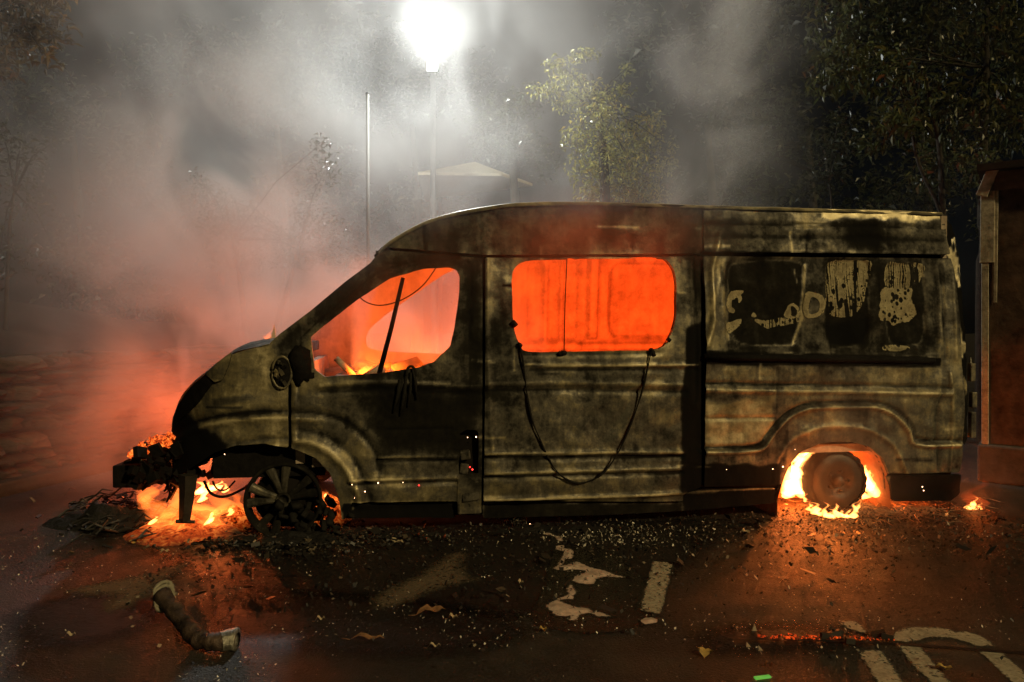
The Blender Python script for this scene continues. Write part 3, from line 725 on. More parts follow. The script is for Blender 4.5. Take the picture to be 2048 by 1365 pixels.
# bare steering shaft / broken mirror bar leaning in the cab window, hanging wires
b = MB(); b.tube([van_at(758, 750, .12), van_at(783, 655, .14), van_at(806, 556, .16)], [.018, .016, .014], 8); b.build('leaning_bar', CHAR, van)
b = MB(); b.tube(smooth_open([van_at(x, y, .5) for x, y in ((716, 592), (735, 606), (765, 611), (806, 599), (845, 572), (872, 536))], 5), .0055, 6); b.build('loose_wire', CHAR, van)
b = MB(); b.tube([van_at(1134, 515, .10), van_at(1130, 610, .10), van_at(1128, 706, .07)], .004, 6); b.build('loose_wire', CHAR, van)
# melted window seal hanging in a loop below the middle window
def on_side(px, py, off): s, z_ = sz(px, py, -off); return (s, float(dsurf(s, z_))+float(relief(np.array([s]), np.array([z_]))[0])-off, z_)
loop = [(1040, 690), (1047, 730), (1054, 790), (1064, 840), (1078, 875), (1096, 915), (1118, 948), (1150, 966), (1180, 962), (1206, 944), (1234, 908), (1258, 860), (1274, 815), (1286, 770), (1296, 725), (1302, 700)]
b = MB(); b.tube(smooth_open([on_side(x, y, .016) for x, y in loop], 5), [.0065+.002*math.sin(k*.6) for k in range((len(loop)-1)*5+1)], 8); b.build('window_seal', RUBBER, van)
b = MB()
for x, y in ((1040, 690), (1028, 648), (1122, 709), (1128, 706), (1302, 702), (1306, 707), (1338, 680)):
    p = on_side(x, y, .015); b = MB(); b.box(p, (random.uniform(.012, .025), .012, random.uniform(.008, .016)), tilt=(random.random(), random.random(), random.random())); b.build('seal_remnant', RUBBER, van)
# melted drips and smears below the cab window
b = MB()
for x0, y0, x1, y1 in ((800, 760, 786, 826), (812, 752, 800, 832), (822, 745, 815, 815), (826, 738, 832, 800), (806, 758, 792, 800)):
    b.tube([on_side(x0, y0, .008), on_side((x0+x1)/2+2, (y0+y1)/2, .012), on_side(x1, y1, .006)], [.010, .013, .006], 6)
b.tube(smooth_open([on_side(x, y, .012) for x, y in ((812, 752), (815, 738), (823, 733), (830, 740), (832, 752))], 4), .010, 6)
b.build('melted_handle', RUBBER, van)
# mirror
rc0 = sz(564, 745); mz = []
for k in range(24):
    a = 2*math.pi*k/24; mz.append((rc0[0]+.062*math.cos(a), float(dsurf(rc0[0], rc0[1]))-.012, rc0[1]+.104*math.sin(a)))
b = MB(); b.tube(mz+[mz[0]], .009, 8, False, tone=.62); b.build('mirror_rim', BURNT, van)
b = MB(); b.add(mz+[(rc0[0], mz[0][1]-.02, rc0[1])], [(k, (k+1) % 24, 24) for k in range(24)]); b.build('mirror_bowl', CHAR, van)
b = MB()
for k in range(16):
    b.box((rc0[0]+random.uniform(-.035, .03), mz[0][1]-.02, rc0[1]+random.uniform(-.07, .07)), (random.uniform(.004, .02), .008, random.uniform(.003, .014)), tilt=(random.random(), random.random(), random.random()), tone=random.random())
tag(b.build('mirror_wreck', BURNT, van, False), kind='stuff')
mc = van_at(585, 738, -.05)
b = MB(); n = 10
vs = []; fs = []
for i in range(9):
    th = math.pi*i/8
    for j in range(12):
        ph = 2*math.pi*j/12; rr = 1+.18*random.uniform(-1, 1)
        vs.append((mc[0]+.045+.075*rr*math.sin(th)*math.cos(ph), mc[1]+.06+.07*rr*math.sin(th)*math.sin(ph), mc[2]+.015+.125*rr*math.cos(th)))
for i in range(8):
    for j in range(12): fs.append((i*12+j, (i+1)*12+j, (i+1)*12+(j+1) % 12, i*12+(j+1) % 12))
b.add(vs, fs); b.tube([(mc[0]+.05, mc[1]+.06, mc[2]-.05), (mc[0]+.13, .02, mc[2]-.05)], .03, 8); b.build('mirror_head', CHAR, van)
# lock pillar in the opening at the door's lower rear corner
p0_ = SZ([(917, 860), (960, 860), (960, 950), (917, 950)])
b = MB(); lo, hi = p0_.min(0), p0_.max(0); b.box(((lo[0]+hi[0])/2, .13, (lo[1]+hi[1])/2), ((hi[0]-lo[0])/2+.03, .02, (hi[1]-lo[1])/2+.03)); b.build('lock_recess', CHAR, van, False)
b = MB()
for x, y, w_, h_ in ((930, 910, .035, .03), (928, 938, .03, .035), (950, 958, .03, .03), (940, 985, .06, .06)):
    p = on_side(x, y, -.02); b.box(p, (w_, .025, h_), tilt=(random.uniform(-.2, .2), random.uniform(-.2, .2), 0), tone=.45)
bevel(b.build('door_lock', BURNT, van, False), .008)
P_STEP = SZ([(914, 950), (962, 950), (964, 1027), (915, 1030)])
panel('step_plate', P_STEP, [smooth_closed(SZ([(933, 1008), (940, 1008), (940, 1015), (933, 1015)]), 3)], off=-.006, gap=.001, ragged=.003)
# foam residue and scorched lettering left on the rear panel
RESIDUE = fade_mat('foam_residue', [(.3, (.10, .08, .04)), (.65, (.36, .30, .16))], .85, 2.4, 2.8, -1.38)
def decal(name, polys, neg=(), th=.004, res=.005, spots=0, seed=1, streak=False, rag=.006):
    ps = [smooth_closed(SZ(p), 3) for p in polys]; ns = [smooth_closed(SZ(p), 3) for p in neg]
    al = np.vstack(ps); lo = al.min(0)-.02; hi = al.max(0)+.02
    r = np.random.default_rng(seed); c = [(r.uniform(lo[0], hi[0]), r.uniform(lo[1], hi[1]), r.uniform(.006, .016)) for _ in range(spots)]
    def sdf(S, Z):
        f = np.full(S.shape, 9.)
        for p in ps: f = np.minimum(f, poly_sdf(S, Z, p))
        f = f+rag*(fbm(S*40, Z*40, seed, 3)-.5)*2
        if streak: f = np.maximum(f, .0018-.02*np.abs(vnoise(S*100+1.2*fbm(S*9, Z*9, 4, 2), Z*1.6, seed+5)-.5))
        for p in ns: f = np.maximum(f, -poly_sdf(S, Z, p))
        for x, y, q in c: f = np.maximum(f, q-np.hypot(S-x, (Z-y)*.8))
        return f
    return tag(sheet(name, sdf, (lo[0], hi[0], lo[1], hi[1]), res, rel_depth(-th), RESIDUE, van, th, lambda s, z: sstep(.008, -.004, sdf(s, z))), kind='stuff')
CQ = lambda L: [(1400+.2686*x, 480+.2686*y) for x, y in L]
decal('scorched_lettering', [CQ([(340, 380), (260, 375), (215, 420), (200, 490), (225, 535), (262, 545), (270, 525), (245, 500), (250, 455), (290, 430), (300, 470), (330, 440), (320, 410)])], seed=2)
decal('scorched_lettering', [CQ([(790, 400), (870, 395), (925, 430), (945, 490), (925, 545), (880, 575), (785, 570)])], [CQ([(830, 435), (870, 435), (895, 480), (880, 540), (820, 545)])], seed=3)
decal('scorched_lettering', [CQ([(395, 555), (410, 538), (432, 560), (425, 575), (398, 573)]), CQ([(640, 560), (690, 470), (745, 500), (760, 560), (700, 590)])], [CQ([(690, 495), (725, 510), (735, 555), (700, 565)])], seed=4)
decal('scorched_lettering', [CQ([(395, 580), (470, 600), (560, 590), (640, 575), (760, 560), (800, 590), (740, 620), (600, 645), (520, 660), (440, 625)])], seed=14, streak=True, spots=30)
decal('foam_residue', [CQ([(950, 200), (985, 155), (1080, 150), (1180, 152), (1275, 160), (1280, 240), (1250, 380), (1215, 490), (1150, 570), (1060, 575), (970, 570), (1010, 500), (945, 480), (945, 330)])],
      [CQ([(1085, 450), (1110, 460), (1130, 570), (1100, 570)]), CQ([(1035, 470), (1060, 450), (1075, 490), (1050, 515)])], streak=True, spots=26, seed=6, rag=.008)
decal('foam_residue', [CQ([(1390, 180), (1500, 172), (1650, 175), (1685, 215), (1645, 330), (1640, 230), (1600, 210), (1600, 350), (1400, 350)])], streak=True, spots=6, seed=7)
decal('foam_residue', [CQ([(1365, 365), (1430, 355), (1590, 360), (1585, 430), (1615, 480), (1630, 560), (1580, 610), (1520, 610), (1460, 640), (1430, 605), (1345, 600), (1350, 480)])], spots=46, seed=8, rag=.012)
decal('foam_residue', [CQ([(195, 625), (240, 610), (320, 585), (300, 640), (235, 695), (205, 680)])], seed=9)
decal('foam_residue', [CQ([(1395, 785), (1550, 790), (1555, 820), (1395, 830)])], spots=8, seed=10)
# belt moulding under the rear window
b = MB(); bp_ = [on_side(x, y, .012) for x, y in ((1407, 714), (1500, 716), (1650, 718), (1760, 720), (1870, 722))]
b.tube(bp_, .024, 8); b.build('belt_moulding', CHAR, van)
# wheel-arch liners
def liner(name, arch, dep, mat, cx=None):
    a = arch; bm = MB(); n = len(a); vs = []
    for s, z_ in a: vs += [(s, float(dsurf(s, z_))+.02, z_), (s, dep, z_)]
    bm.add(vs, [(2*i, 2*i+1, 2*i+3, 2*i+2) for i in range(n-1)]+[tuple(2*i+1 for i in range(n))]); return bm.build(name, mat, van, False)
liner('wheel_arch', ARCH_R[::1], .62, RUSTY)
# front wheel bay: only the upper part is lined, the fire shows beneath
fa = SZ([(345, 955), (400, 930), (470, 892), (530, 887), (590, 899), (632, 917), (660, 948), (672, 966)])
b = MB(); vs = []
for s, z_ in fa: vs += [(s, float(dsurf(s, z_))+.02, z_), (s, .75, z_)]
b.add(vs, [(2*i, 2*i+1, 2*i+3, 2*i+2) for i in range(len(fa)-1)]); b.build('wheel_arch', DARKLINER, van, False)
z96 = sz(500, 962)[1]
b = MB(); b.box((.0, .80, z96+.30), (.60, .03, .30)); b.box((-.1, 1.1, z96+.28), (.48, .26, .22)); b.build('engine_block', DARKLINER, van, False)
b = MB(); b.box((-.08, .16, z96+.17), (.36, .05, .17)); b.build('inner_wing', CHAR, van, False)
# underside crossmembers
b = MB(); b.box((2.2, .30, .30), (1.55, .05, .07)); b.box((2.2, 1.6, .30), (1.55, .05, .07)); b.box((2.2, W/2, .42), (1.4, W/2-.15, .03)); b.build('chassis', DARKLINER, van, False)
# crash beam, hanging rags and bracket at the nose
p1 = van_at(266, 934, .75); p2 = van_at(350, 934, .30)
b = MB()
p = van_at(300, 935, .75); b.box(p, (.12, .34, .078), rz=R(-4)); b.box((p[0]-.01, p[1]+.02, p[2]+.085), (.07, .28, .012), rz=R(-4)); bevel(b.build('crash_beam', CHAR, van, False), .022, 2)
b = MB()
for k in range(48):
    xx = random.uniform(268, 378); p = van_at(xx, random.uniform(max(880, 912-(xx-268)*.6), 966), random.uniform(.25, .6)); b.box(p, (random.uniform(.01, .055), random.uniform(.01, .05), random.uniform(.01, .06)), tilt=(random.uniform(-.7, .7), random.uniform(-.7, .7), random.uniform(0, 3)))
for k in range(34):
    p = van_at(random.uniform(372, 440), random.uniform(880, 957), random.uniform(.2, .5)); b.box(p, (random.uniform(.008, .04), random.uniform(.01, .05), random.uniform(.01, .05)), tilt=(random.uniform(-.7, .7), random.uniform(-.7, .7), random.uniform(0, 3)))
tag(b.build('charred_front', CHAR, van, False), kind='stuff')
b = MB(); p = van_at(284, 921, .48); b.box(p, (.028, .004, .006)); b.build('beam_clip', STEEL, van)
b = MB()
for k in range(13):
    x = 300+k*9+random.uniform(-3, 3); l = random.uniform(12, 60)*(.6 if k > 8 else 1); dep = random.uniform(.2, .5)
    pts = [van_at(x+random.uniform(-4, 4)*j, 945+l*j/4, dep) for j in range(5)]; b.tube(pts, [.022, .018, .016, .014, .006], 6)
tag(b.build('melted_trim', CHAR, van), kind='stuff')
b = MB(); t0, t1 = van_at(376, 950, .12), van_at(369, 1042, .12)
b.tube([t0, van_at(374, 985, .12), t1], [.062, .050, .036], 4); b.tube([van_at(352, 1043, .12), van_at(390, 1044, .12)], [.014, .012], 6); b.build('bumper_bracket', SOOTM, van, False)
b = MB()
b.tube(smooth_open([van_at(x, y, .35) for x, y in ((408, 962), (420, 985), (440, 994), (462, 990), (492, 975))], 4), .010, 6)
b.tube(smooth_open([van_at(x, y, .42) for x, y in ((425, 962), (434, 978), (452, 980), (470, 962))], 4), .007, 6); b.build('brake_hose', CHAR, van)
b = MB(); b.tube([van_at(492, 975, .35), van_at(545, 985, .30)], .022, 8); b.build('suspension_arm', SOOTM, van)
# wheels
def lathe(bm, c, prof, n=40, tone=.5, wob=0):
    vs = []; m = len(prof)
    for k in range(n):
        a = 2*math.pi*k/n; ww = 1+wob*random.uniform(-1, 1)
        for r_, y in prof: vs.append((c[0]+r_*ww*math.cos(a), c[1]+y, c[2]+r_*ww*math.sin(a)))
    bm.add(vs, [(k*m+i, k*m+i+1, ((k+1) % n)*m+i+1, ((k+1) % n)*m+i) for k in range(n) for i in range(m-1)], tone)
fw = van_at(565, 1003, .06); RW = .252
b = MB(); lathe(b, fw, [(.0, .06), (.14, .06), (.145, .10), (.20, .11), (.21, .16), (.0, .17)], 28); wf = b.build('front_wheel', DARKLINER, van)
b = MB(); lathe(b, fw, [(RW-.012, .16), (RW-.03, .10), (RW-.022, .012), (RW-.006, .0), (RW, .006), (RW, .03), (RW-.01, .16)], 56, .20); b.build('rim', BURNT, wf)
for k in range(10):
    a = 2*math.pi*(k//2)/5+(.16 if k % 2 else -.16)+.45; a2 = 2*math.pi*(k//2)/5+(.25 if k % 2 else -.25)+.45
    b = MB(); vs = []
    for (r_, hw, y0) in ((.05, .020, .035), (.13, .021, .020), (RW-.022, .030, .010)):
        aa = a+(a2-a)*(r_/RW)
        cx, cz = fw[0]+r_*math.cos(aa), fw[2]+r_*math.sin(aa); tx, tz = -math.sin(aa), math.cos(aa)
        vs += [(cx+tx*hw, fw[1]+y0+.008, cz+tz*hw), (cx+tx*hw*.5, fw[1]+y0, cz+tz*hw*.5), (cx-tx*hw*.5, fw[1]+y0, cz-tz*hw*.5), (cx-tx*hw, fw[1]+y0+.008, cz-tz*hw), (cx-tx*hw, fw[1]+y0+.05, cz-tz*hw), (cx+tx*hw, fw[1]+y0+.05, cz+tz*hw)]
    fs = [(i*6+j, i*6+(j+1) % 6, (i+1)*6+(j+1) % 6, (i+1)*6+j) for i in range(2) for j in range(6)]
    b.add(vs, fs, .36+.20*math.sin(a-.7)-.06*(k % 2)); b.build('spoke', BURNT, wf, False)
b = MB(); lathe(b, fw, [(.0, .045), (.032, .04), (.036, .022), (.046, .018), (.05, .035), (.052, .09)], 28, .34); b.build('hub', BURNT, wf)
b = MB()
for k in range(60):
    p = van_at(random.gauss(628, 30), random.gauss(1036, 15), random.uniform(.02, .3)); b.box((p[0], p[1], max(p[2], .01)), (random.uniform(.01, .04), random.uniform(.01, .04), random.uniform(.006, .02)), tilt=(random.random(), random.random(), random.random()))
tag(b.build('tyre_remains', RUBBER, wf), kind='stuff')
rw = van_at(1678, 963, .10)
b = MB(); lathe(b, rw, [(.0, .03), (.09, .025), (.10, .0), (.17, .0), (.20, .015), (.222, .03), (.225, .10), (.215, .22)], 60, wob=.02); wr = b.build('rear_wheel', SOOTM, van)
b = MB(); lathe(b, rw, [(.212, .0), (.232, .005), (.235, .12), (.218, .15)], 70, wob=.03); b.build('tyre_carcass', RUBBER, wr)
b = MB(); lathe(b, rw, [(.0, -.02), (.035, -.02), (.045, .0), (.05, .03)], 20)
for k in range(5):
    a = 2*math.pi*k/5; lathe(b, (rw[0]+.075*math.cos(a), rw[1]+.012, rw[2]+.075*math.sin(a)), [(0, -.012), (.012, -.012), (.012, .02)], 8)
b.build('hub', SOOTM, wr)
# far wheels
b = MB(); c = (fw[0], W-.25, fw[2]); lathe(b, c, [(.0, .0), (.2, .0), (RW, .05), (RW, .16), (0, .17)], 30); b.build('far_front_wheel', SOOTM, van)
b = MB(); c = (rw[0], W-.25, rw[2]+.03); lathe(b, c, [(.0, .0), (.2, .0), (RW, .05), (RW, .16), (0, .17)], 30); b.build('far_rear_wheel', SOOTM, van)
b = MB(); b.tube([(rw[0], .25, rw[2]), (rw[0], W-.25, rw[2])], .05, 10); b.build('axle', SOOTM, van)
# open, charred rear door edge hanging behind the body
def rear_sdf(S, Z):
    p = SZ([(1893, 430), (1915, 448), (1932, 520), (1940, 620), (1946, 740), (1950, 800), (1948, 880), (1940, 905), (1928, 910), (1926, 700), (1915, 560)])
    return poly_sdf(S, Z, p)+.02*(fbm(S*14, Z*14, 21, 3)-.5)
sheet('rear_door', rear_sdf, (4.7, 5.3, .5, 2.4), .012, lambda s, z: dsurf(s, z)+.07+.03*(fbm(s*9, z*9, 2, 3)-.5), BURNT, van, .05, lambda s, z: .04+.75*sstep(.47, .54, fbm(s*13, z*4, 12, 4)))
b = MB()
for x, y, h_ in ((1943, 745, .07), (1946, 800, .06), (1944, 850, .10)):
    b = MB(); p = van_at(x, y, .10); b.box(p, (.022, .02, h_), tone=.55); bevel(b.build('door_hinge', BURNT, van, False), .006)
b = MB(); b.tube([van_at(1941, 715, .06), van_at(1942, 738, .06)], .006, 6); b.build('door_rod', STEEL, van)

# ================================================================== FIRE
def vol_emit(name, col, s):
    m = bpy.data.materials.new(name); m.use_nodes = True; nt = m.node_tree; nt.nodes.clear()
    o = nt.nodes.new('ShaderNodeOutputMaterial'); e = nt.nodes.new('ShaderNodeEmission')
    e.inputs[0].default_value = (*col, 1); e.inputs[1].default_value = s; nt.links.new(e.outputs[0], o.inputs['Volume'])
    MATS[name] = m; return m
FL_HOT = vol_emit('hot_flame', (1, .33, .07), 130); FL_MID = vol_emit('orange_flame', (1, .18, .025), 9.0); FL_SOFT = vol_emit('faint_flame', (1, .10, .012), 2.0)
def flame_mesh(h, w_, dth, lean=0, seed=0, n=12, m=20, wav=.42):
    r = random.Random(seed); vs = []; fs = []
    ph, ph2 = r.uniform(0, 6), r.uniform(0, 6)
    for i in range(m):
        t = i/(m-1); prof = math.sqrt(t/.10)*.75 if t < .10 else (1-t)**1.05*(1+.30*math.sin(t*13+ph2))*.95
        prof = max(prof, .0); ox = lean*t*t*h+wav*w_*(math.sin(t*7+ph)*t+.5*math.sin(t*15+ph2)*t); oy = wav*.4*dth*math.sin(t*5+ph2)*t
        for k in range(n):
            a = 2*math.pi*k/n; q = 1+.22*math.sin(a*3+t*9+ph)+.1*r.uniform(-1, 1)
            vs.append((ox+w_/2*prof*q*math.cos(a), oy+dth/2*prof*q*math.sin(a), h*t))
    for i in range(m-1):
        for k in range(n): fs.append((i*n+k, i*n+(k+1) % n, (i+1)*n+(k+1) % n, (i+1)*n+k))
    fs.append(tuple(range(n-1, -1, -1))); fs.append(tuple((m-1)*n+k for k in range(n)))
    return vs, fs
def flame(parent, loc, h, w_, dth, mat, lean=0, seed=0, rz=0):
    vs, fs = flame_mesh(h, w_, dth, lean, seed); b = MB(); b.add(vs, fs); o = b.build('flame', mat, parent); o.location = loc; o.rotation_euler = (0, 0, rz); return o
def wl(p, root): return (p[0]-root.location[0], p[1]-root.location[1], p[2]-root.location[2])
ORANGE = (1, .13, .012)
# rear wheel fire
rc_ = vw(van_at(1665, 1030, .1))
fire_r = empty('wheel_fire', (rc_[0], rc_[1], 0), 0, 'white hot flames burning round the bare rear wheel', 'fire')
k = 0
for px_, py_, dep, hpx, wpx, mat, lean in (
    (1588, 992, .30, 82, 26, FL_HOT, .05), (1572, 998, .22, 26, 14, FL_HOT, 0), (1600, 990, .34, 70, 24, FL_HOT, .1), (1624, 932, .34, 42, 22, FL_HOT, .5), (1634, 922, .34, 30, 14, FL_HOT, .5),
    (1734, 985, .26, 58, 22, FL_HOT, .2), (1744, 978, .30, 42, 30, FL_HOT, .35), (1726, 1000, .22, 40, 14, FL_HOT, .1), (1738, 940, .32, 12, 20, FL_HOT, .3), (1762, 968, .25, 16, 18, FL_HOT, -.5),
    (1632, 1030, -.10, 20, 22, FL_HOT, -.4), (1650, 1036, -.12, 24, 12, FL_HOT, .0), (1660, 1037, -.12, 14, 20, FL_HOT, .1), (1677, 1036, -.12, 22, 15, FL_HOT, -.3), (1688, 1036, -.12, 12, 14, FL_HOT, -.2), (1706, 1038, -.10, 28, 14, FL_HOT, .35),
    (1580, 985, .2, 62, 20, FL_HOT, .2), (1592, 960, .26, 50, 18, FL_HOT, .4), (1604, 936, .3, 34, 16, FL_HOT, .6), (1622, 918, .3, 26, 16, FL_HOT, .9), (1750, 996, .22, 44, 20, FL_HOT, .2), (1738, 962, .3, 30, 16, FL_HOT, .2),
    (1578, 996, .26, 60, 14, FL_HOT, .1), (1594, 975, .32, 66, 12, FL_HOT, .25), (1602, 998, .28, 48, 10, FL_HOT, -.1), (1584, 950, .34, 40, 12, FL_HOT, .3), (1612, 915, .36, 26, 14, FL_HOT, .8), (1640, 905, .36, 20, 10, FL_HOT, .7),
    (1728, 975, .28, 44, 14, FL_HOT, .3), (1750, 988, .28, 34, 16, FL_HOT, .4), (1742, 955, .32, 34, 14, FL_HOT, .2), (1722, 945, .34, 26, 10, FL_HOT, .1), (1768, 992, .24, 22, 10, FL_HOT, -.2), (1758, 940, .34, 18, 10, FL_HOT, -.3),
    (1640, 1033, -.11, 14, 12, FL_HOT, -.6), (1668, 1038, -.12, 20, 8, FL_HOT, .2), (1695, 1037, -.11, 16, 10, FL_HOT, .3), (1618, 1022, -.06, 14, 10, FL_HOT, .1), (1714, 1026, -.06, 22, 8, FL_HOT, .3),
    (1610, 1005, .1, 14, 9, FL_HOT, 0), (1590, 985, .40, 110, 50, FL_SOFT, .3), (1740, 985, .40, 100, 60, FL_SOFT, -.2)):
    p = vw(van_at(px_, py_, dep)); sc = p[1]/F
    wpx *= 1.5 if mat is FL_HOT and py_ < 1004 else 1.0
    flame(fire_r, wl((p[0], p[1], max(p[2], .005)), fire_r), hpx*sc*1.42, wpx*sc*1.28, wpx*sc*.8+.02, mat, lean, k); k += 1
for n_, p, e in (('wheel_fire_light', vw(van_at(1590, 960, .42)), 26), ('wheel_fire_light', vw(van_at(1745, 965, .42)), 26), ('wheel_fire_light', vw((van_at(1668, 1010, -.3)[0], -.32, .20)), 11), ('wheel_fire_light', vw(van_at(1668, 898, .36)), 16), ('wheel_fire_light', vw((4.5, .30, .14)), 9)):
    point(n_, p, e, ORANGE if p[1] > 5.2 else (1, .20, .03), .05)
# ground flames right of the rear bumper
gf = gnd(1950, 1022); fire_g = empty('ground_fire', (gf[0], gf[1], 0), 0, 'small lone flame burning on the ground behind the rear bumper', 'fire')
for px_, py_, hpx, wpx, lean in ((1938, 1021, 18, 18, .2), (1948, 1022, 30, 18, -.1), (1960, 1021, 16, 14, -.2)):
    p = gnd(px_, py_); sc = p[1]/F; flame(fire_g, wl((p[0], p[1], .004), fire_g), hpx*sc, wpx*sc, wpx*sc*.8, FL_HOT, lean, px_)
flame(fire_g, wl(gnd(1948, 1022), fire_g), .26, .22, .2, FL_SOFT, .2, 3)
point('ground_fire_light', (gf[0], gf[1]-.05, .12), 1.6, ORANGE, .04)
gf2 = gnd(1900, 1014); fire_h = empty('ground_fire', (gf2[0], gf2[1], 0), 0, 'tiny flame on a thin stalk under the rear bumper corner', 'fire')
p = wl(gnd(1900, 1030), fire_h); b = MB(); b.tube([(p[0], p[1], 0), (0, 0, .075)], .006, 6); b.build('stalk', CHAR, fire_h); flame(fire_h, (0, 0, .07), .06, .045, .04, FL_HOT, 0, 9)
flame(fire_h, wl(gnd(1892, 1032), fire_h), .03, .04, .03, FL_HOT, 0, 10)
# front fire
fc = vw(van_at(390, 1050, .4)); fire_f = empty('engine_fire', (fc[0], fc[1], 0), 0, 'orange fire and flames burning under the smashed nose of the van', 'fire')
k = 100
for px_, py_, dep, hpx, wpx, mat, lean in (
    (310, 1040, .45, 80, 60, FL_MID, .1), (345, 1052, .35, 95, 60, FL_MID, .05), (405, 1050, .35, 90, 70, FL_MID, .0), (440, 1035, .45, 75, 60, FL_MID, .05), (470, 1030, .5, 60, 36, FL_MID, .1), (420, 985, .5, 24, 22, FL_HOT, .1), (402, 988, .5, 30, 20, FL_HOT, -.1), (436, 980, .5, 18, 18, FL_HOT, .1),
    (380, 1052, .5, 95, 130, FL_MID, .0), (290, 1020, .6, 60, 34, FL_MID, .3), (640, 1010, .55, 50, 40, FL_MID, 0), (660, 1016, .5, 40, 30, FL_MID, .0), (306, 1048, .3, 16, 9, FL_HOT, .2), (418, 1048, .28, 28, 10, FL_HOT, .5), (462, 1030, .36, 18, 8, FL_HOT, 0), (404, 1004, .5, 36, 14, FL_HOT, .3), (452, 985, .55, 20, 10, FL_HOT, -.2), (652, 1000, .5, 18, 7, FL_HOT, .1), (320, 1055, .22, 50, 50, FL_MID, .3), (360, 1056, .2, 40, 70, FL_MID, -.2), (430, 1052, .25, 60, 60, FL_MID, .3), (292, 1005, .6, 70, 50, FL_MID, .4),
    (538, 690, .35, 46, 12, FL_MID, .15), (531, 690, .4, 26, 10, FL_MID, .2), (505, 696, .5, 12, 14, FL_MID, .5), (285, 905, .6, 16, 10, FL_HOT, .6), (318, 885, .55, 16, 10, FL_HOT, .6),
    (300, 905, .55, 34, 40, FL_MID, .4), (325, 895, .5, 34, 30, FL_MID, .5)):
    p = vw(van_at(px_, py_, dep)); sc = p[1]/F
    flame(fire_f, wl((p[0], p[1], max(p[2], .005)), fire_f), hpx*sc, wpx*sc, .14+wpx*sc*.35, mat, lean, k); k += 1
def ember_mat(name, lo, hi, st, sc_):
    m, nt, b = nodes(name)
    tc = N(nt, 'ShaderNodeTexCoord'); n1 = N(nt, 'ShaderNodeTexNoise', i_Scale=sc_, i_Detail=7.0, i_Roughness=.7, i_Distortion=1.2)
    nt.links.new(tc.outputs['Object'], n1.inputs['Vector'])
    b.inputs['Base Color'].default_value = (.012, .010, .008, 1); b.inputs['Roughness'].default_value = .9
    at_ = N(nt, 'ShaderNodeAttribute', attribute_name='tone')
    nt.links.new(mathn(nt, 'MULTIPLY', at_.outputs['Fac'], st), b.inputs['Emission Strength'])
    nt.links.new(ramp(nt, n1.outputs[0], [(lo, (0, 0, 0)), ((lo+hi)/2, (.55, .05, .004)), (hi, (1, .24, .035))]), b.inputs['Emission Color'])
    bp = N(nt, 'ShaderNodeBump', i_Strength=.8, i_Distance=.03); nt.links.new(n1.outputs[0], bp.inputs['Height']); nt.links.new(bp.outputs[0], b.inputs['Normal'])
    return m
EMBER = ember_mat('glowing_embers', .34, .64, 1.5, 15)
EMBER2 = ember_mat('glowing_crust', .40, .60, 1.6, 24)
def mound(name, c, rx, ry, h, mat, seed, n=48, parent=None, amp=.5, sc_=9):
    vs = []; fs = []
    for i in range(n+1):
        for j in range(n+1):
            x = i/n*2-1; y = j/n*2-1; r_ = math.hypot(x, y)
            hh = max(0, 1-r_**2)*h*(1-amp+2*amp*float(fbm(np.array(x*rx*sc_+9), np.array(y*ry*sc_+7), seed, 4)))
            vs.append((c[0]+x*rx, c[1]+y*ry, c[2]+hh-.012))
    for i in range(n):
        for j in range(n): fs.append((i*(n+1)+j, (i+1)*(n+1)+j, (i+1)*(n+1)+j+1, i*(n+1)+j+1))
    b = MB(); b.add(vs, fs)
    b.t = [float(np.clip(1.7*(1-(math.hypot((v_[0]-c[0])/rx, (v_[1]-c[1])/ry)+.5*(float(fbm(np.array(v_[0]*5), np.array(v_[1]*5), seed+9, 3))-.5))), 0, 1)) for v_ in vs]
    return b.build(name, mat, parent)
ec = vw(van_at(385, 1050, .38)); mound('ember_bed', wl((ec[0], ec[1], 0), fire_f), .46, .42, .11, EMBER, 3, 60, fire_f)
ec = vw(van_at(470, 1030, .45)); mound('ember_bed', wl((ec[0], ec[1], 0), fire_f), .20, .22, .15, EMBER2, 5, 40, fire_f)
ec = vw(van_at(650, 1010, .5)); mound('ember_bed', wl((ec[0], ec[1], 0), fire_f), .20, .3, .16, EMBER2, 6, 40, fire_f)
# glowing rim on the crash beam
b = MB()
for k in range(26):
    t = k/25; x = 272+(349-272)*t; y = 910-(910-868)*t**.8; p = vw(van_at(x+random.uniform(-4, 4), y+random.uniform(-4, 12)*(.4+t), .55-.2*t))
    b.box(wl(p, fire_f), (random.uniform(.015, .04), random.uniform(.02, .06), random.uniform(.006, .022)), tilt=(random.uniform(-.5, .5), R(35)+random.uniform(-.4, .4), random.uniform(-.5, .5)))
b.t = [1.0]*len(b.v); b.build('burning_trim', EMBER2, fire_f, False)
for n_, p, e in (('engine_fire_light', vw(van_at(395, 1010, .7)), 3.5), ('engine_fire_light', vw((-.80, 1.6, .32)), 27), ('engine_fire_light', vw(van_at(655, 1000, .55)), 5), ('engine_fire_light', vw((-1.2, 2.5, .5)), 80), ('engine_fire_light', vw(van_at(330, 1040, .35)), .6)):
    point(n_, p, e, (1, .19, .04) if e < 60 else (1, .11, .018), .08)
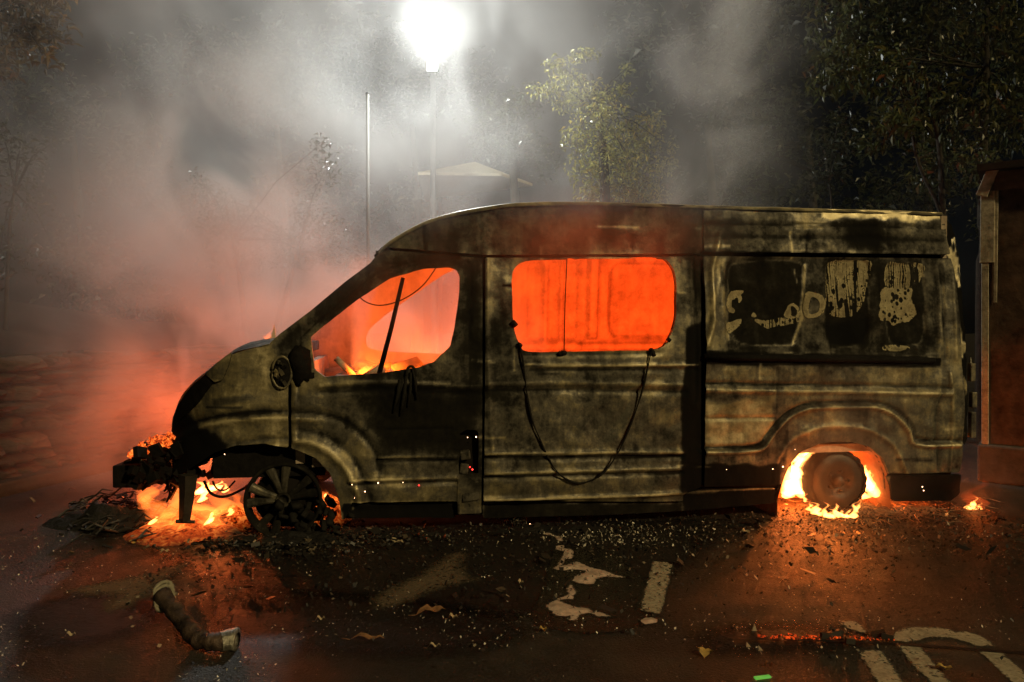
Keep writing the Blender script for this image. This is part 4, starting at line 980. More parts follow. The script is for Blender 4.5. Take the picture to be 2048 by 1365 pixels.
# fire inside the body, and one fill light beyond its far side
fire_i = empty('cabin_fire', vw((2.2, 1.0, .55)), TH, 'fire glowing orange inside the cab and load space of the van', 'fire')
k = 300
for s, y, h_, w_ in ((.55, 1.2, .5, .4), (.8, .8, .45, .3), (1.2, 1.4, .4, .4), (2.0, .5, .3, .3), (2.6, .45, .3, .4), (3.2, .6, .35, .4), (4.2, 1.0, .4, .4)):
    o = flame(fire_i, (s-2.2, y-1.0, .0), h_, w_, w_*.8, FL_MID, 0, k); k += 1
for s, y, z_, e in ((1.0, 2.35, .9, 120), (.55, .7, 1.05, 60), (1.2, .8, .95, 95), (2.05, .45, .9, 80), (2.75, .38, .95, 92), (3.4, .45, .9, 78), (4.2, 1.0, .9, 14)):  # first light stands outside, added to turn the smoke there orange
    point('cabin_fire_and_fill_light', vw((s, y, z_)), e, (1, .085, .010) if s > 1.5 else (1, .14, .012), .1)

# ================================================================== GROUND CLUTTER
def tone_mat(name, stops, rough=.7):
    m, nt, b = nodes(name); a = N(nt, 'ShaderNodeAttribute', attribute_name='tone')
    nt.links.new(ramp(nt, a.outputs['Fac'], stops), b.inputs['Base Color']); b.inputs['Roughness'].default_value = rough; return m
DEB = tone_mat('charred_chips', [(0, (.006, .005, .004)), (.6, (.03, .024, .016)), (.86, (.13, .10, .06)), (1, (.40, .34, .24))], .55)
def chips(name, n, place, size, mat, lift=.0, tone=lambda: random.random(), flat=.5):
    b = MB()
    for _ in range(n):
        x, y, sc_ = place(); a = random.uniform(0, 6.3); l = random.uniform(*size)*sc_; w_ = l*random.uniform(.25, .9); tl = random.gauss(0, flat)*l; tl2 = random.gauss(0, flat)*w_
        ca, sa = math.cos(a), math.sin(a); h0 = lift*random.random()+abs(tl)/2+abs(tl2)/2+.003
        q = [(-l/2, -w_/2*random.uniform(.3, 1)), (l/2*random.uniform(.4, 1), -w_/2), (l/2, w_/2*random.uniform(.2, 1)), (-l/2*random.uniform(.3, 1), w_/2)]
        vs = [(x+ca*p-sa*r_, y+sa*p+ca*r_, h0+tl*p/l+tl2*r_/w_) for p, r_ in q]
        b.add(vs, [(0, 1, 2, 3)], tone())
    return b.build(name, mat, None, False)
def along_van():
    s = random.uniform(-.6, 5.2); y = -abs(random.gauss(0, .75))+.15; p = vw((s, y, 0)); return p[0], p[1], 1
def everywhere():
    while True:
        y = random.uniform(2.8, 5.2); x = random.uniform(-.75, .75)*y
        if random.random() < float(sstep(.40, .68, fbm(np.array(x*1.6), np.array(y*2.4), 88, 4)))+.06: return x, y, 1
tag(chips('debris', 9000, along_van, (.004, .022), DEB, .015, lambda: random.random()**3.2), kind='stuff')
tag(chips('debris', 5200, everywhere, (.003, .016), DEB, .0, lambda: random.random()**1.5, .25), kind='stuff')
def rear_scatter():
    p = vw((random.gauss(3.9, .6), random.gauss(-.25, .4), 0)); return p[0], p[1], 1
tag(chips('debris', 2600, rear_scatter, (.004, .022), DEB, .015, lambda: random.uniform(.2, 1), .5), kind='stuff')
def mid_scatter():
    p = gnd(random.gauss(1240, 90), random.gauss(1075, 14)); return p[0], p[1], 1
GLASS = tone_mat('glass_painted_glints', [(0, (.25, .22, .16)), (1, (.8, .74, .6))], .15)  # sparkle put into the pale colour of the glass
tag(chips('glass_fragments', 650, mid_scatter, (.005, .018), GLASS, .01, random.random, .6), kind='stuff')
tag(chips('glass_fragments', 1900, everywhere, (.003, .010), GLASS, .0, random.random, .6), kind='stuff')
tag(chips('scrap', 90, along_van, (.03, .10), DEB, .02, lambda: random.random()**2*.85, .35), kind='stuff')
# burnt heap in front of the nose and rubble below the front wheel
def heap(): 
    p = gnd(random.gauss(225, 55), random.gauss(1040, 20)); return p[0], p[1], 1
b = MB()
for _ in range(130):
    x, y, _k = heap(); l = random.uniform(.05, .22); a = random.gauss(.5, .5); el = random.uniform(-.1, .35)
    p0_ = np.array([x, y, random.uniform(.005, .07)]); d = np.array([math.cos(a)*math.cos(el), math.sin(a)*math.cos(el), math.sin(el)])*l
    mid = p0_+d*.5+np.array([0, 0, random.uniform(0, .05)]); b.tube([p0_, mid, p0_+d], [random.uniform(.002, .009), random.uniform(.003, .010), .002], 5, tone=random.random()**3*.8)
for _ in range(110):
    x, y, _k = heap(); l = random.uniform(.01, .07); b.box((x, y, random.uniform(.01, .06)), (l, l*random.uniform(.2, .8), .004), tilt=(random.uniform(-.6, .6), random.uniform(-.6, .6), random.uniform(0, 3)), tone=random.random()**3*.8)
tag(b.build('charred_debris', DEB, None, False), kind='stuff')
b = MB()
for _ in range(900):
    p = gnd(random.gauss(560, 140), random.gauss(1074, 16)); l = random.uniform(.004, .017)*(2 if random.random() < .05 else 1)
    b.box((p[0], p[1], random.uniform(.003, .03)), (l, l*random.uniform(.3, 1), l*random.uniform(.1, .5)), tilt=(random.uniform(-.6, .6), random.uniform(-.6, .6), random.uniform(0, 3)), tone=random.random()**2.4*.97)
tag(b.build('rubble', DEB, None, False), kind='stuff')
# steel cords unravelled from the burnt tyre
WIRE = simple('rusty_cord', (.30, .2, .12), .45, .6, .4, 40)
b = MB()
for _ in range(230):
    p = gnd(random.gauss(1795, 75), random.gauss(1022, 12)); a = random.uniform(-.5, .5); l = random.uniform(.06, .28); c_ = random.uniform(-.12, .12)
    pts = [(p[0]+l*(t-.5)*math.cos(a)-c_*(t-.5)**2*4*math.sin(a), p[1]+l*(t-.5)*math.sin(a)+c_*(t-.5)**2*4, .004+.045*random.random()*math.sin(math.pi*t)+.01*random.random()) for t in (0, .25, .5, .75, 1)]
    b.tube(pts, .0022, 4, False)
tag(b.build('tyre_cord', WIRE), kind='stuff')
# clump of burnt fibres by the sill
cl_ = gnd(1030, 1052); clump = empty('debris_clump', (cl_[0], cl_[1], 0), 0, 'spiky knot of burnt wire standing by the sliding door sill', 'debris')
b = MB()
for _ in range(120):
    a = random.uniform(0, 6.3); r_ = abs(random.gauss(0, .045)); l = random.uniform(.02, .09)
    p0_ = (r_*math.cos(a), r_*math.sin(a)*.6, random.uniform(0, .05)); b.tube([p0_, (p0_[0]+random.gauss(0, .02), p0_[1]+random.gauss(0, .02), p0_[2]+l*.6), (p0_[0]+random.gauss(0, .03), p0_[1], p0_[2]+l)], [.003, .003, .001], 4, False, random.random()**1.5)
b.build('wire_knot', DEB, clump)
# pale foam streaks, their wet gloss brightened in the colour
FOAM = fade_mat('gloss_brightened_foam', [(.3, (.30, .22, .16)), (.65, (.85, .66, .52))], .3, 2.2, 2.6, -1.25)
fq = lambda L: [(1040+.1612*x, 1040+.1612*y) for x, y in L]
for lab, pts in (('thin broken trail of pale foam running from the van sill', [(280, 180), (330, 120), (395, 125), (370, 165), (440, 205), (500, 215), (525, 270), (470, 265), (440, 225), (340, 190)]),
                 ('ladder shaped patch of pale foam at top of the spill', [(440, 330), (540, 325), (540, 350), (500, 360), (640, 375), (665, 430), (640, 490), (560, 500), (520, 570), (450, 585), (500, 520), (530, 470), (540, 400), (460, 375)]),
                 ('winged grey foam patch in the middle of the spill', [(450, 590), (580, 570), (700, 525), (750, 545), (880, 600), (1050, 640), (1180, 690), (1285, 710), (1250, 725), (1090, 715), (950, 735), (900, 800), (780, 800), (650, 760), (720, 690), (820, 660), (740, 625), (560, 635), (450, 625)]),
                 ('curved pale pink foam patch nearest the camera', [(480, 985), (590, 945), (600, 890), (590, 850), (640, 815), (690, 900), (660, 985), (600, 990), (480, 1000), (560, 1050), (720, 1100), (840, 1110), (900, 1150), (1000, 1160), (1130, 1210), (960, 1200), (870, 1165), (730, 1190), (700, 1250), (600, 1250), (640, 1200), (460, 1200), (400, 1140), (330, 1080)])):
    tag(soft_patch('foam_patch', fq(pts), .004, FOAM, .03, .008, 2, top=.006), lab, 'foam', 'pale foam patches on the tarmac')
tag(soft_patch('foam_patch', [(1282, 1243), (1296, 1237), (1312, 1240), (1312, 1247), (1290, 1250)], .004, FOAM, .02, .006, 3, top=.006), 'small oval foam blob below the white bay line', 'foam', 'pale foam patches on the tarmac')
# water film round the foam
WATER = nodes('dark_water')[0]; wb = WATER.node_tree.nodes['Principled BSDF']; wb.inputs['Base Color'].default_value = (.006, .005, .004, 1); wb.inputs['Roughness'].default_value = .06
WATER2 = fade_mat('wet_film', [(.3, (.003, .0025, .002)), (.7, (.006, .005, .004))], .08)
tag(soft_patch('puddle', [(1070, 1235), (1100, 1170), (1110, 1110), (1160, 1090), (1240, 1120), (1290, 1180), (1290, 1240), (1220, 1262), (1120, 1258)], .002, WATER2, .10, .014), kind='structure')
# bent charred pipe
pp = gnd(330, 1170); pipe = empty('pipe', (pp[0], pp[1], 0), 0, 'bent scorched pipe lying on the tarmac with a bright metal end', 'pipe')
PIPEM = simple('scorched_pipe', (.075, .048, .032), .6, .3, .8, 16, .9)
P_ = [np.array(gnd(x, y, z_)) for x, y, z_ in ((326, 1192, .13), (346, 1218, .10), (368, 1246, .07), (388, 1268, .05), (404, 1281, .045), (432, 1284, .045), (462, 1279, .045))]
b = MB(); pq = smooth_open([wl(p, pipe) for p in P_], 7); b.tube(pq, [.040*(.68+.62*float(fbm(np.array(k*.55), np.array(2.), 4, 3))) for k in range(len(pq))], 14); b.build('tube', PIPEM, pipe)
b = MB(); b.tube([wl(P_[-1], pipe), wl(P_[-1]+np.array([.025, .0, .0]), pipe), wl(P_[-1]+np.array([.03, .0, .0]), pipe)], [.046, .050, .030], 14, False)
b.tube([wl(P_[-2]+np.array([.02, 0, .0]), pipe), wl(P_[-1], pipe)], [.042, .047], 14, False); b.build('metal_end', STEEL, pipe)
b = MB()
for k in range(4):
    c = P_[0]+np.array([.008*k-.005, -.012*k+.01, .022-.014*k]); pts = [wl(c+np.array([.042*math.cos(a)+.002, .030*math.sin(a), .032*math.sin(a)]), pipe) for a in np.linspace(0, 2*math.pi, 13)]; b.tube(pts, .010, 6, False)
b.build('wrapped_cloth', simple('singed_cloth', (.24, .21, .14), .9, 0, .35, 40, .4), pipe)
# dusty ash swathe beside the pipe
ASH = fade_mat('ash_dust', [(.3, (.035, .025, .013)), (.7, (.17, .12, .065))], .9, 1.6, 2.4, -1.25)
tag(soft_patch('ash', [(150, 1182), (215, 1166), (300, 1150), (370, 1128), (365, 1136), (325, 1160), (300, 1182), (270, 1205), (225, 1222), (215, 1210), (240, 1190), (190, 1188)], .003, ASH, .17, .016, 3), kind='stuff')
tag(soft_patch('ash', [(815, 1165), (850, 1150), (905, 1112), (925, 1110), (915, 1130), (935, 1160), (945, 1158), (900, 1170), (850, 1185), (830, 1195), (770, 1215), (760, 1195)], .003, ASH, .17, .016, 3), kind='stuff')
# ember line along the tarmac joint
e0 = gnd(1660, 1282); el = empty('ember_line', (e0[0], e0[1], 0), 0, 'line of red glowing embers along the tarmac joint near the painted letter', 'embers')
REDE = ember_mat('red_embers', .48, .80, 2.2, 60)
b = MB(); b2 = MB()
for _ in range(64):
    x = random.choice((random.gauss(1585, 8), random.gauss(1620, 12), random.gauss(1722, 12), random.uniform(1510, 1790))); p = gnd(x, 1279+(x-1600)*.02+random.gauss(0, 2)); l = random.uniform(.0025, .009)
    b.box(wl((p[0], p[1], .008+l*.3), el), (l*1.6, l*.7, l*.5), tilt=(random.uniform(-.4, .4), random.uniform(-.4, .4), random.uniform(-.5, .5)))
for x, y, l in ((1668, 1276, .03), (1675, 1273, .025), (1650, 1280, .02), (1757, 1277, .03), (1775, 1282, .025), (1700, 1290, .02)):
    p = gnd(x, y); b2 = MB(); b2.box(wl((p[0], p[1], .018), el), (l, l*.5, .012), tilt=(random.uniform(-.4, .4), random.uniform(-.4, .4), random.uniform(-.5, .5)), tone=.5); b2.build('charred_scrap', DEB, el, False)
b.t = [1.0]*len(b.v); tag(b.build('ember', REDE, el, False), kind='stuff')
# loose glowing specks
SPK = emit('spark', (1, .55, .28), 9); SPKR = emit('red_spark_and_glow', (1, .04, .03), 2.5)
def spark_set(pts, mat, dep=None, r0=(.0025, .006)):
    b = MB()
    for q in pts:
        p = vw(on_side(q[0], q[1], .012)) if dep is None else gnd(q[0], q[1], .012); r_ = random.uniform(*r0)
        b.add([(p[0]+r_, p[1], p[2]), (p[0]-r_, p[1], p[2]), (p[0], p[1]+r_, p[2]), (p[0], p[1]-r_, p[2]), (p[0], p[1], p[2]+r_), (p[0], p[1], p[2]-r_)],
              [(0, 2, 4), (2, 1, 4), (1, 3, 4), (3, 0, 4), (2, 0, 5), (1, 2, 5), (3, 1, 5), (0, 3, 5)])
    return tag(b.build('ember_specks', mat, None, False), kind='stuff')
spark_set([(709, 996), (730, 984), (756, 968), (806, 967), (704, 970), (935, 875), (952, 874), (449, 909), (1454, 940), (1845, 974), (1849, 982), (1592, 900), (1547, 939), (1569, 935)], SPK)
spark_set([(1060, 1048), (1692, 1000), (1700, 985)], SPK, 1)
spark_set([(940, 935), (945, 940), (838, 972)], SPKR, None, (.005, .010)); spark_set([(425, 1078), (432, 1082), (496, 1046), (680, 1022), (420, 1080), (1636, 1018), (1650, 1000)], SPKR, 1, (.004, .008))  # specks in the door opening are added to show red interior glow
# crusted heaps of burnt plastic and soot stains
CRUST = simple('burnt_crust', (.007, .006, .0045), .7, 0, .7, 30, .9, .35)
for px_, py_, rx_, ry_, h_, sd_ in ((215, 1048, .48, .20, .13, 31), (300, 1060, .35, .12, .06, 32), (575, 1082, .50, .13, .07, 33), (760, 1068, .55, .13, .035, 34), (1130, 1060, .8, .13, .035, 35), (1480, 1045, .6, .13, .025, 36), (400, 1085, .3, .09, .03, 37)):
    p = gnd(px_, py_); tag(mound('burnt_crust', p, rx_, ry_, h_, CRUST, sd_, 44, None, .8, 9), kind='stuff')
SOOT = fade_mat('soot_stain', [(.3, (.0025, .002, .0015)), (.7, (.010, .008, .005))], .55, 1.3)
for pts in ([(330, 1060), (700, 1050), (1100, 1052), (1400, 1046), (1380, 1110), (1250, 1180), (1050, 1230), (800, 1200), (560, 1180), (420, 1150), (330, 1110)], [(430, 1200), (640, 1190), (900, 1215), (1040, 1260), (900, 1300), (640, 1300), (480, 1280)], [(1420, 1265), (1560, 1255), (1680, 1262), (1700, 1285), (1560, 1300), (1430, 1300)], [(40, 1230), (200, 1190), (300, 1230), (240, 1270), (90, 1290)]):
    tag(soft_patch('soot', pts, .0015, SOOT, .30, .03, 3), kind='stuff')
# countable fallen leaves and scraps
LEAF = {'yellow': simple('yellow_leaf', (.42, .27, .07), .6, 0, .35, 40, .2), 'brown': simple('brown_leaf', (.20, .10, .04), .7, 0, .35, 40, .2), 'pale': simple('pale_leaf', (.40, .32, .19), .7, 0, .3, 40, .2)}
def leaf_thing(px_, py_, l, w_, rz, col, lab, lobes=False):
    p = gnd(px_, py_); o = empty('fallen_leaf', (p[0], p[1], 0), rz, lab, 'leaf', 'fallen leaves on the tarmac')
    b = MB(); vs = [(-l/2, 0, .004)]; m = 7
    for i in range(1, m):
        t = i/m; ww = w_/2*math.sin(math.pi*t)**.7*(1+(.5 if lobes and i % 2 else 0)); zz = .006+.018*math.sin(t*5)**2
        vs += [(-l/2+l*t, -ww, zz+.35*ww), (-l/2+l*t, 0, zz), (-l/2+l*t, ww, zz+.5*ww)]
    vs.append((l/2, 0, .012)); fs = [(0, 1, 2), (0, 2, 3)]
    for i in range(m-2):
        a = 1+3*i; fs += [(a, a+3, a+4, a+1), (a+1, a+4, a+5, a+2)]
    a = 1+3*(m-2); fs += [(a, len(vs)-1, a+1), (a+1, len(vs)-1, a+2)]
    b.add(vs, fs); b.build('blade', LEAF[col], o)
    b = MB(); b.tube([(-l/2, 0, .004), (-l/2-.25*l, .02*l, .006)], .0015, 4); b.build('stem', LEAF['brown'], o)
for a in ((1888, 1343, .075, .03, R(-10), 'yellow', 'long yellow leaf lying between the strokes of the painted letter'),
          (1410, 1312, .06, .05, R(70), 'yellow', 'curled lobed yellow leaf left of the ember line', True),
          (1538, 1336, .038, .02, R(0), 'brown', 'small oval orange brown leaf left of the painted letter'),
          (1086, 1266, .045, .03, R(10), 'yellow', 'small yellow leaf just below the pale pink foam patch'),
          (1040, 1170, .04, .03, R(-20), 'pale', 'pale folded scrap leaf left of the foam trail'),
          (862, 1228, .15, .05, R(20), 'brown', 'broad brown curled leaf in the middle foreground', True),
          (905, 1240, .05, .03, R(0), 'pale', 'pale leaf fragment touching the broad brown leaf'),
          (735, 1282, .16, .035, R(-4), 'brown', 'long flat brown leaf strip in the near foreground'),
          (868, 1298, .06, .02, R(5), 'pale', 'thin pale leaf with dark tip below the long brown strip'),
          (140, 1276, .05, .025, R(15), 'pale', 'pale leaf lying in the shadow left of the pipe'),
          (640, 1244, .05, .025, R(10), 'pale', 'buff leaf right of the bent pipe'),
          (290, 1086, .11, .03, R(8), 'yellow', 'long yellow brown leaf in front of the engine fire', ),
          (265, 1090, .09, .03, R(5), 'yellow', 'shorter yellow leaf beside the charred heap'),
          (330, 1108, .06, .04, R(40), 'pale', 'pale green rounded leaf under the engine fire'),
          (1492, 1070, .07, .05, R(0), 'pale', 'crumpled pale leaf in front of the rear wheel', True),
          (790, 1088, .12, .05, R(-15), 'pale', 'pale curled scrap below the front door sill')):
    leaf_thing(*a)
p = gnd(1525, 1358); b = MB(); b.box((0, 0, .006), (.035, .010, .004), rz=R(14))
o = tag(b.build('plastic_shard', emit('emissive_glint_plastic', (.25, 1, .12), .35), None, False), 'bright green plastic sliver at the bottom edge of the tarmac', 'shard'); o.location = (p[0], p[1], 0); bevel(o, .002)  # emission put in for the green glint; the plastic is no light source
for x, y, lab in ((1509, 1263, 'white triangular shard above the left end of the ember line'), (1498, 1296, 'flat white oval shard below the left end of the ember line'), (1522, 1303, 'small white pointed shard right of the flat oval one')):
    p = gnd(x, y); b = MB(); b.add([(-.012, 0, .001), (.012, 0, .001), (.0, 0, .035), (-.012, .008, .001), (.012, .008, .001), (0, .006, .034)], [(0, 1, 2), (3, 5, 4), (0, 3, 4, 1), (1, 4, 5, 2), (2, 5, 3, 0)])
    o = tag(b.build('white_shard', RESIDUE if 0 else TRIM, None, False), lab, 'shard', 'white shards near the ember line'); o.location = (p[0], p[1], 0)
    if 'oval' in lab: o.rotation_euler = (R(-70), 0, 0)

# ================================================================== TREES AND BUSHES
def leaf_mat(name, c1, c2, c3):
    m, nt, b = nodes(name); a = N(nt, 'ShaderNodeAttribute', attribute_name='tone')
    nt.links.new(ramp(nt, a.outputs['Fac'], [(0, c1), (.6, c2), (1, c3)]), b.inputs['Base Color'])
    b.inputs['Roughness'].default_value = .38; b.inputs['Specular IOR Level'].default_value = .5
    tr = N(nt, 'ShaderNodeBsdfTranslucent'); nt.links.new(ramp(nt, a.outputs['Fac'], [(0, c1), (.6, c2), (1, c3)]), tr.inputs[0])
    mx = N(nt, 'ShaderNodeMixShader'); mx.inputs[0].default_value = .35
    o = nt.nodes['Material Output']; nt.links.new(b.outputs[0], mx.inputs[1]); nt.links.new(tr.outputs[0], mx.inputs[2]); nt.links.new(mx.outputs[0], o.inputs[0]); return m
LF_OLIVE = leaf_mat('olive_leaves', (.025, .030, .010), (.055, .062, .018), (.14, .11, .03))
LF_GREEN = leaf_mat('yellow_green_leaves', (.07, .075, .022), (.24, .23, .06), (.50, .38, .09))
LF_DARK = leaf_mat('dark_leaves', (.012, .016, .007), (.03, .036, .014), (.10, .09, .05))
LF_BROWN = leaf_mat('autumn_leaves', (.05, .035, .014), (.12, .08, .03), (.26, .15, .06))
BARK = simple('grey_bark', (.022, .018, .012), .9, 0, .5, 14, .6, .15)
def foliage(clusters, n, size, droop=.3):
    b = MB(); ws = np.array([c[3]*c[4]*c[5] for c in clusters])**.7; ws = ws/ws.sum()
    pick = rng.choice(len(clusters), n, p=ws)
    for q in pick:
        cx, cy_, cz, rx, ry, rz = clusters[q]
        v = rng.normal(0, 1, 3); v /= np.linalg.norm(v); r_ = rng.random()**.45
        p = np.array([cx+v[0]*rx*r_, cy_+v[1]*ry*r_, cz+v[2]*rz*r_])
        a = rng.uniform(0, 6.28); el = rng.normal(-droop, .5); l = size*rng.uniform(.55, 1.3); w_ = l*rng.uniform(.3, .5)
        d = np.array([math.cos(a)*math.cos(el), math.sin(a)*math.cos(el), math.sin(el)]); sd_ = np.array([-math.sin(a), math.cos(a), rng.normal(0, .4)]); nn = np.cross(d, sd_)*.18
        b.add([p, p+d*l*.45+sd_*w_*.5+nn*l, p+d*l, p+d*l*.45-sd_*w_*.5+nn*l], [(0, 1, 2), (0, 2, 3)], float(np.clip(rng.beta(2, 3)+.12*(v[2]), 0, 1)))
    return b
def tree(name, base, label, group, stems, clusters, n, size, lmat, cat='tree', droop=.3, hasb=True):
    t = empty(name, base, 0, label, cat, group)
    rel = lambda p: (p[0]-base[0], p[1]-base[1], p[2]-base[2])
    if stems:
        b = MB()
        for pts, r0, r1 in stems:
            pp_ = smooth_open([rel(p) for p in pts], 4); b.tube(pp_, list(np.linspace(r0, r1, len(pp_))), 7)
        b.build('trunk', BARK, t)
    if hasb and stems:
        b = MB()
        for c in clusters:
            st = random.choice(stems)[0]; q = np.array(st[-1])*.5+np.array(st[len(st)//2])*.5; e = np.array(c[:3]); m_ = (q+e)/2+np.array([0, 0, .15])
            b.tube([rel(q), rel(m_), rel(e)], [.014, .009, .003], 5)
        b.build('branch', BARK, t)
    fo = foliage([(*rel(c[:3]), *c[3:]) for c in clusters], n, size, droop); fo.build('crown', lmat, t, False)
    return t
def clus(L, Y, jit=.4):
    out = []
    for px_, py_, rx, rz in L:
        p = at(px_, py_, Y+random.uniform(-jit, jit)); out.append((*p, rx, rx*.9, rz))
    return out
TG = 'trees and bushes behind the van'
# right-hand tree with slim stems
by = 9.0
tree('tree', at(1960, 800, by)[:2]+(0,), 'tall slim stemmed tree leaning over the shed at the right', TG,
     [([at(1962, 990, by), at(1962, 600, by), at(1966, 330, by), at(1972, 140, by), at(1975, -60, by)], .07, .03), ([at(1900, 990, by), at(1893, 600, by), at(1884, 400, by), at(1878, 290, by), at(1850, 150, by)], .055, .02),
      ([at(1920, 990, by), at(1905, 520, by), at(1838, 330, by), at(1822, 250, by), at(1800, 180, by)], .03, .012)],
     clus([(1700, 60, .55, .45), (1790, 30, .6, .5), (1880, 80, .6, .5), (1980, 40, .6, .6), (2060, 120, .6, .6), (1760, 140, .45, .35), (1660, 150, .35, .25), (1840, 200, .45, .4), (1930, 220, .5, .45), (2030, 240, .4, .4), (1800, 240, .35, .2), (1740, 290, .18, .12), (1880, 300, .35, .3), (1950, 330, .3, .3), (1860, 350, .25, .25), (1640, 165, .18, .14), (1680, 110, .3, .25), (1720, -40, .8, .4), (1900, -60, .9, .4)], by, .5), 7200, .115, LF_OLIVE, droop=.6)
by = 10.5
tree('bush', at(1650, 900, by)[:2]+(0,), 'sparse dark sapling above the rear of the roof', TG, [([at(1690, 960, by), at(1680, 600, by), at(1665, 420, by), at(1650, 300, by)], .03, .01)],
     clus([(1640, 290, .28, .3), (1660, 350, .3, .3), (1690, 300, .3, .25), (1620, 370, .22, .22), (1490, 330, .22, .2), (1480, 310, .18, .12), (1680, 240, .25, .2)], by), 900, .075, LF_DARK, 'bush')
# ivy-clad tree lit by the lamp
by = 12.1
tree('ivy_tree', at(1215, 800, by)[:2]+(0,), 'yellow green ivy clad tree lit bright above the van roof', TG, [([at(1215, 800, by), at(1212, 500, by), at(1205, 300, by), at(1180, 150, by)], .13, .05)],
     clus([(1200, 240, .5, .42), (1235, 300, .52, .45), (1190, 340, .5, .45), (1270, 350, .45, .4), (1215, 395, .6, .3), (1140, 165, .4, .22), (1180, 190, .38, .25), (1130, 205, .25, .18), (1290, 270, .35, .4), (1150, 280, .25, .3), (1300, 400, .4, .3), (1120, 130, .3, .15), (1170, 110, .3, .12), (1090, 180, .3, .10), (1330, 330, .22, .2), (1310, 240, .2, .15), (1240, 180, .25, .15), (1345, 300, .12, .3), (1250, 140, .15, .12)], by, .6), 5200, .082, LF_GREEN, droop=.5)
by = 13.6
tree('tree', at(1010, 800, by)[:2]+(0,), 'dim tree half lost in smoke right of the lamp', TG, [([at(1040, 800, by), at(1030, 400, by), at(1010, 200, by)], .12, .04)],
     clus([(960, 250, .5, .4), (1010, 230, .5, .5), (1050, 290, .5, .4), (990, 300, .5, .3), (1060, 200, .4, .4), (1090, 330, .4, .4)], by), 1500, .10, LF_DARK)
by = 10.4
tree('bush', at(480, 800, by)[:2]+(0,), 'glinting wet leaved bush behind the bonnet in the smoke', TG, [([at(500, 760, by), at(480, 560, by), at(450, 400, by)], .05, .015), ([at(520, 760, by), at(580, 560, by), at(620, 420, by)], .05, .015)],
     clus([(420, 390, .3, .25), (450, 430, .35, .3), (440, 460, .3, .25), (500, 440, .35, .3), (480, 520, .55, .14), (570, 515, .6, .16), (640, 520, .5, .16), (620, 430, .3, .4), (650, 340, .25, .3), (640, 290, .2, .2), (400, 360, .2, .15), (660, 470, .3, .3), (560, 470, .3, .2), (700, 520, .3, .2)], by, .3), 2600, .075, LF_DARK, 'bush')
by = 8.2
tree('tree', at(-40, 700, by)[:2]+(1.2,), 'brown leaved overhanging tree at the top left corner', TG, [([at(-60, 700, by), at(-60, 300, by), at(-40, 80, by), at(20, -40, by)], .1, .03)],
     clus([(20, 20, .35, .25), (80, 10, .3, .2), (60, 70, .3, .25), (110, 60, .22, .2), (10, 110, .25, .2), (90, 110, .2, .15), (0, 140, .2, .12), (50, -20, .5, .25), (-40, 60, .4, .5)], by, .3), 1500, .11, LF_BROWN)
by = 9.2
tree('bush', at(40, 700, by)[:2]+(1.4,), 'thin leaved shrub above the stone wall at the left', TG, [([at(10, 700, by), at(20, 450, by), at(40, 320, by)], .03, .01)],
     clus([(40, 300, .3, .2), (80, 315, .2, .15), (20, 340, .25, .3), (100, 290, .15, .1), (0, 260, .25, .2), (60, 400, .35, .35), (0, 500, .4, .5), (120, 520, .4, .4)], by, .3), 700, .09, LF_DARK, 'bush')
# darker trees further back
for i, (px_, py_, lab) in enumerate(((150, 330, 'dark tree behind the smoke at far left'), (560, 250, 'dark tree behind the thin pole'), (830, 330, 'dark tree directly behind the lamp'), (1420, 220, 'dark tree behind the roof smoke'), (1620, 260, 'black tree beyond the rear of the roof'), (1850, 240, 'black tree beyond the shed'))):
    by = 17+i % 3*.8
    tree('tree', at(px_, 700, by)[:2]+(0,), lab, TG, [([at(px_, 760, by), at(px_+10, 500, by), at(px_-6, 250, by)], .18, .06)],
         clus([(px_+random.uniform(-170, 170), py_+random.uniform(-230, 330), 1.0, .8) for _ in range(16)], by, 1.0), 3000, .2, LF_DARK, hasb=False)

# ================================================================== SMOKE
def smoke_mat(name, build, col=(.79, .775, .765), aniso=.1):
    m = bpy.data.materials.new(name); m.use_nodes = True; nt = m.node_tree; nt.nodes.clear()
    o = nt.nodes.new('ShaderNodeOutputMaterial'); v = nt.nodes.new('ShaderNodeVolumePrincipled')
    v.inputs['Color'].default_value = (*col, 1); v.inputs['Anisotropy'].default_value = aniso
    tc = nt.nodes.new('ShaderNodeTexCoord'); sp = nt.nodes.new('ShaderNodeSeparateXYZ'); nt.links.new(tc.outputs['Object'], sp.inputs[0])
    d = build(nt, tc.outputs['Object'], sp.outputs[0], sp.outputs[1], sp.outputs[2]); nt.links.new(d, v.inputs['Density']); nt.links.new(v.outputs[0], o.inputs['Volume'])
    return m
def mapr(nt, v, a, b, c=0.0, d=1.0, smooth=True):
    n = nt.nodes.new('ShaderNodeMapRange'); n.interpolation_type = 'SMOOTHSTEP' if smooth else 'LINEAR'
    nt.links.new(v, n.inputs[0]) if not isinstance(v, (int, float)) else None
    for i, q in zip((1, 2, 3, 4), (a, b, c, d)): n.inputs[i].default_value = q
    return n.outputs[0]
def vnoise_n(nt, vec, scale, detail, dist=0.0, off=(0, 0, 0), sc3=(1, 1, 1)):
    mp = nt.nodes.new('ShaderNodeMapping'); mp.inputs['Location'].default_value = off; mp.inputs['Scale'].default_value = sc3; nt.links.new(vec, mp.inputs[0])
    n = N(nt, 'ShaderNodeTexNoise', i_Scale=scale, i_Detail=detail, i_Roughness=.55, i_Distortion=dist); nt.links.new(mp.outputs[0], n.inputs['Vector']); return n.outputs[0]
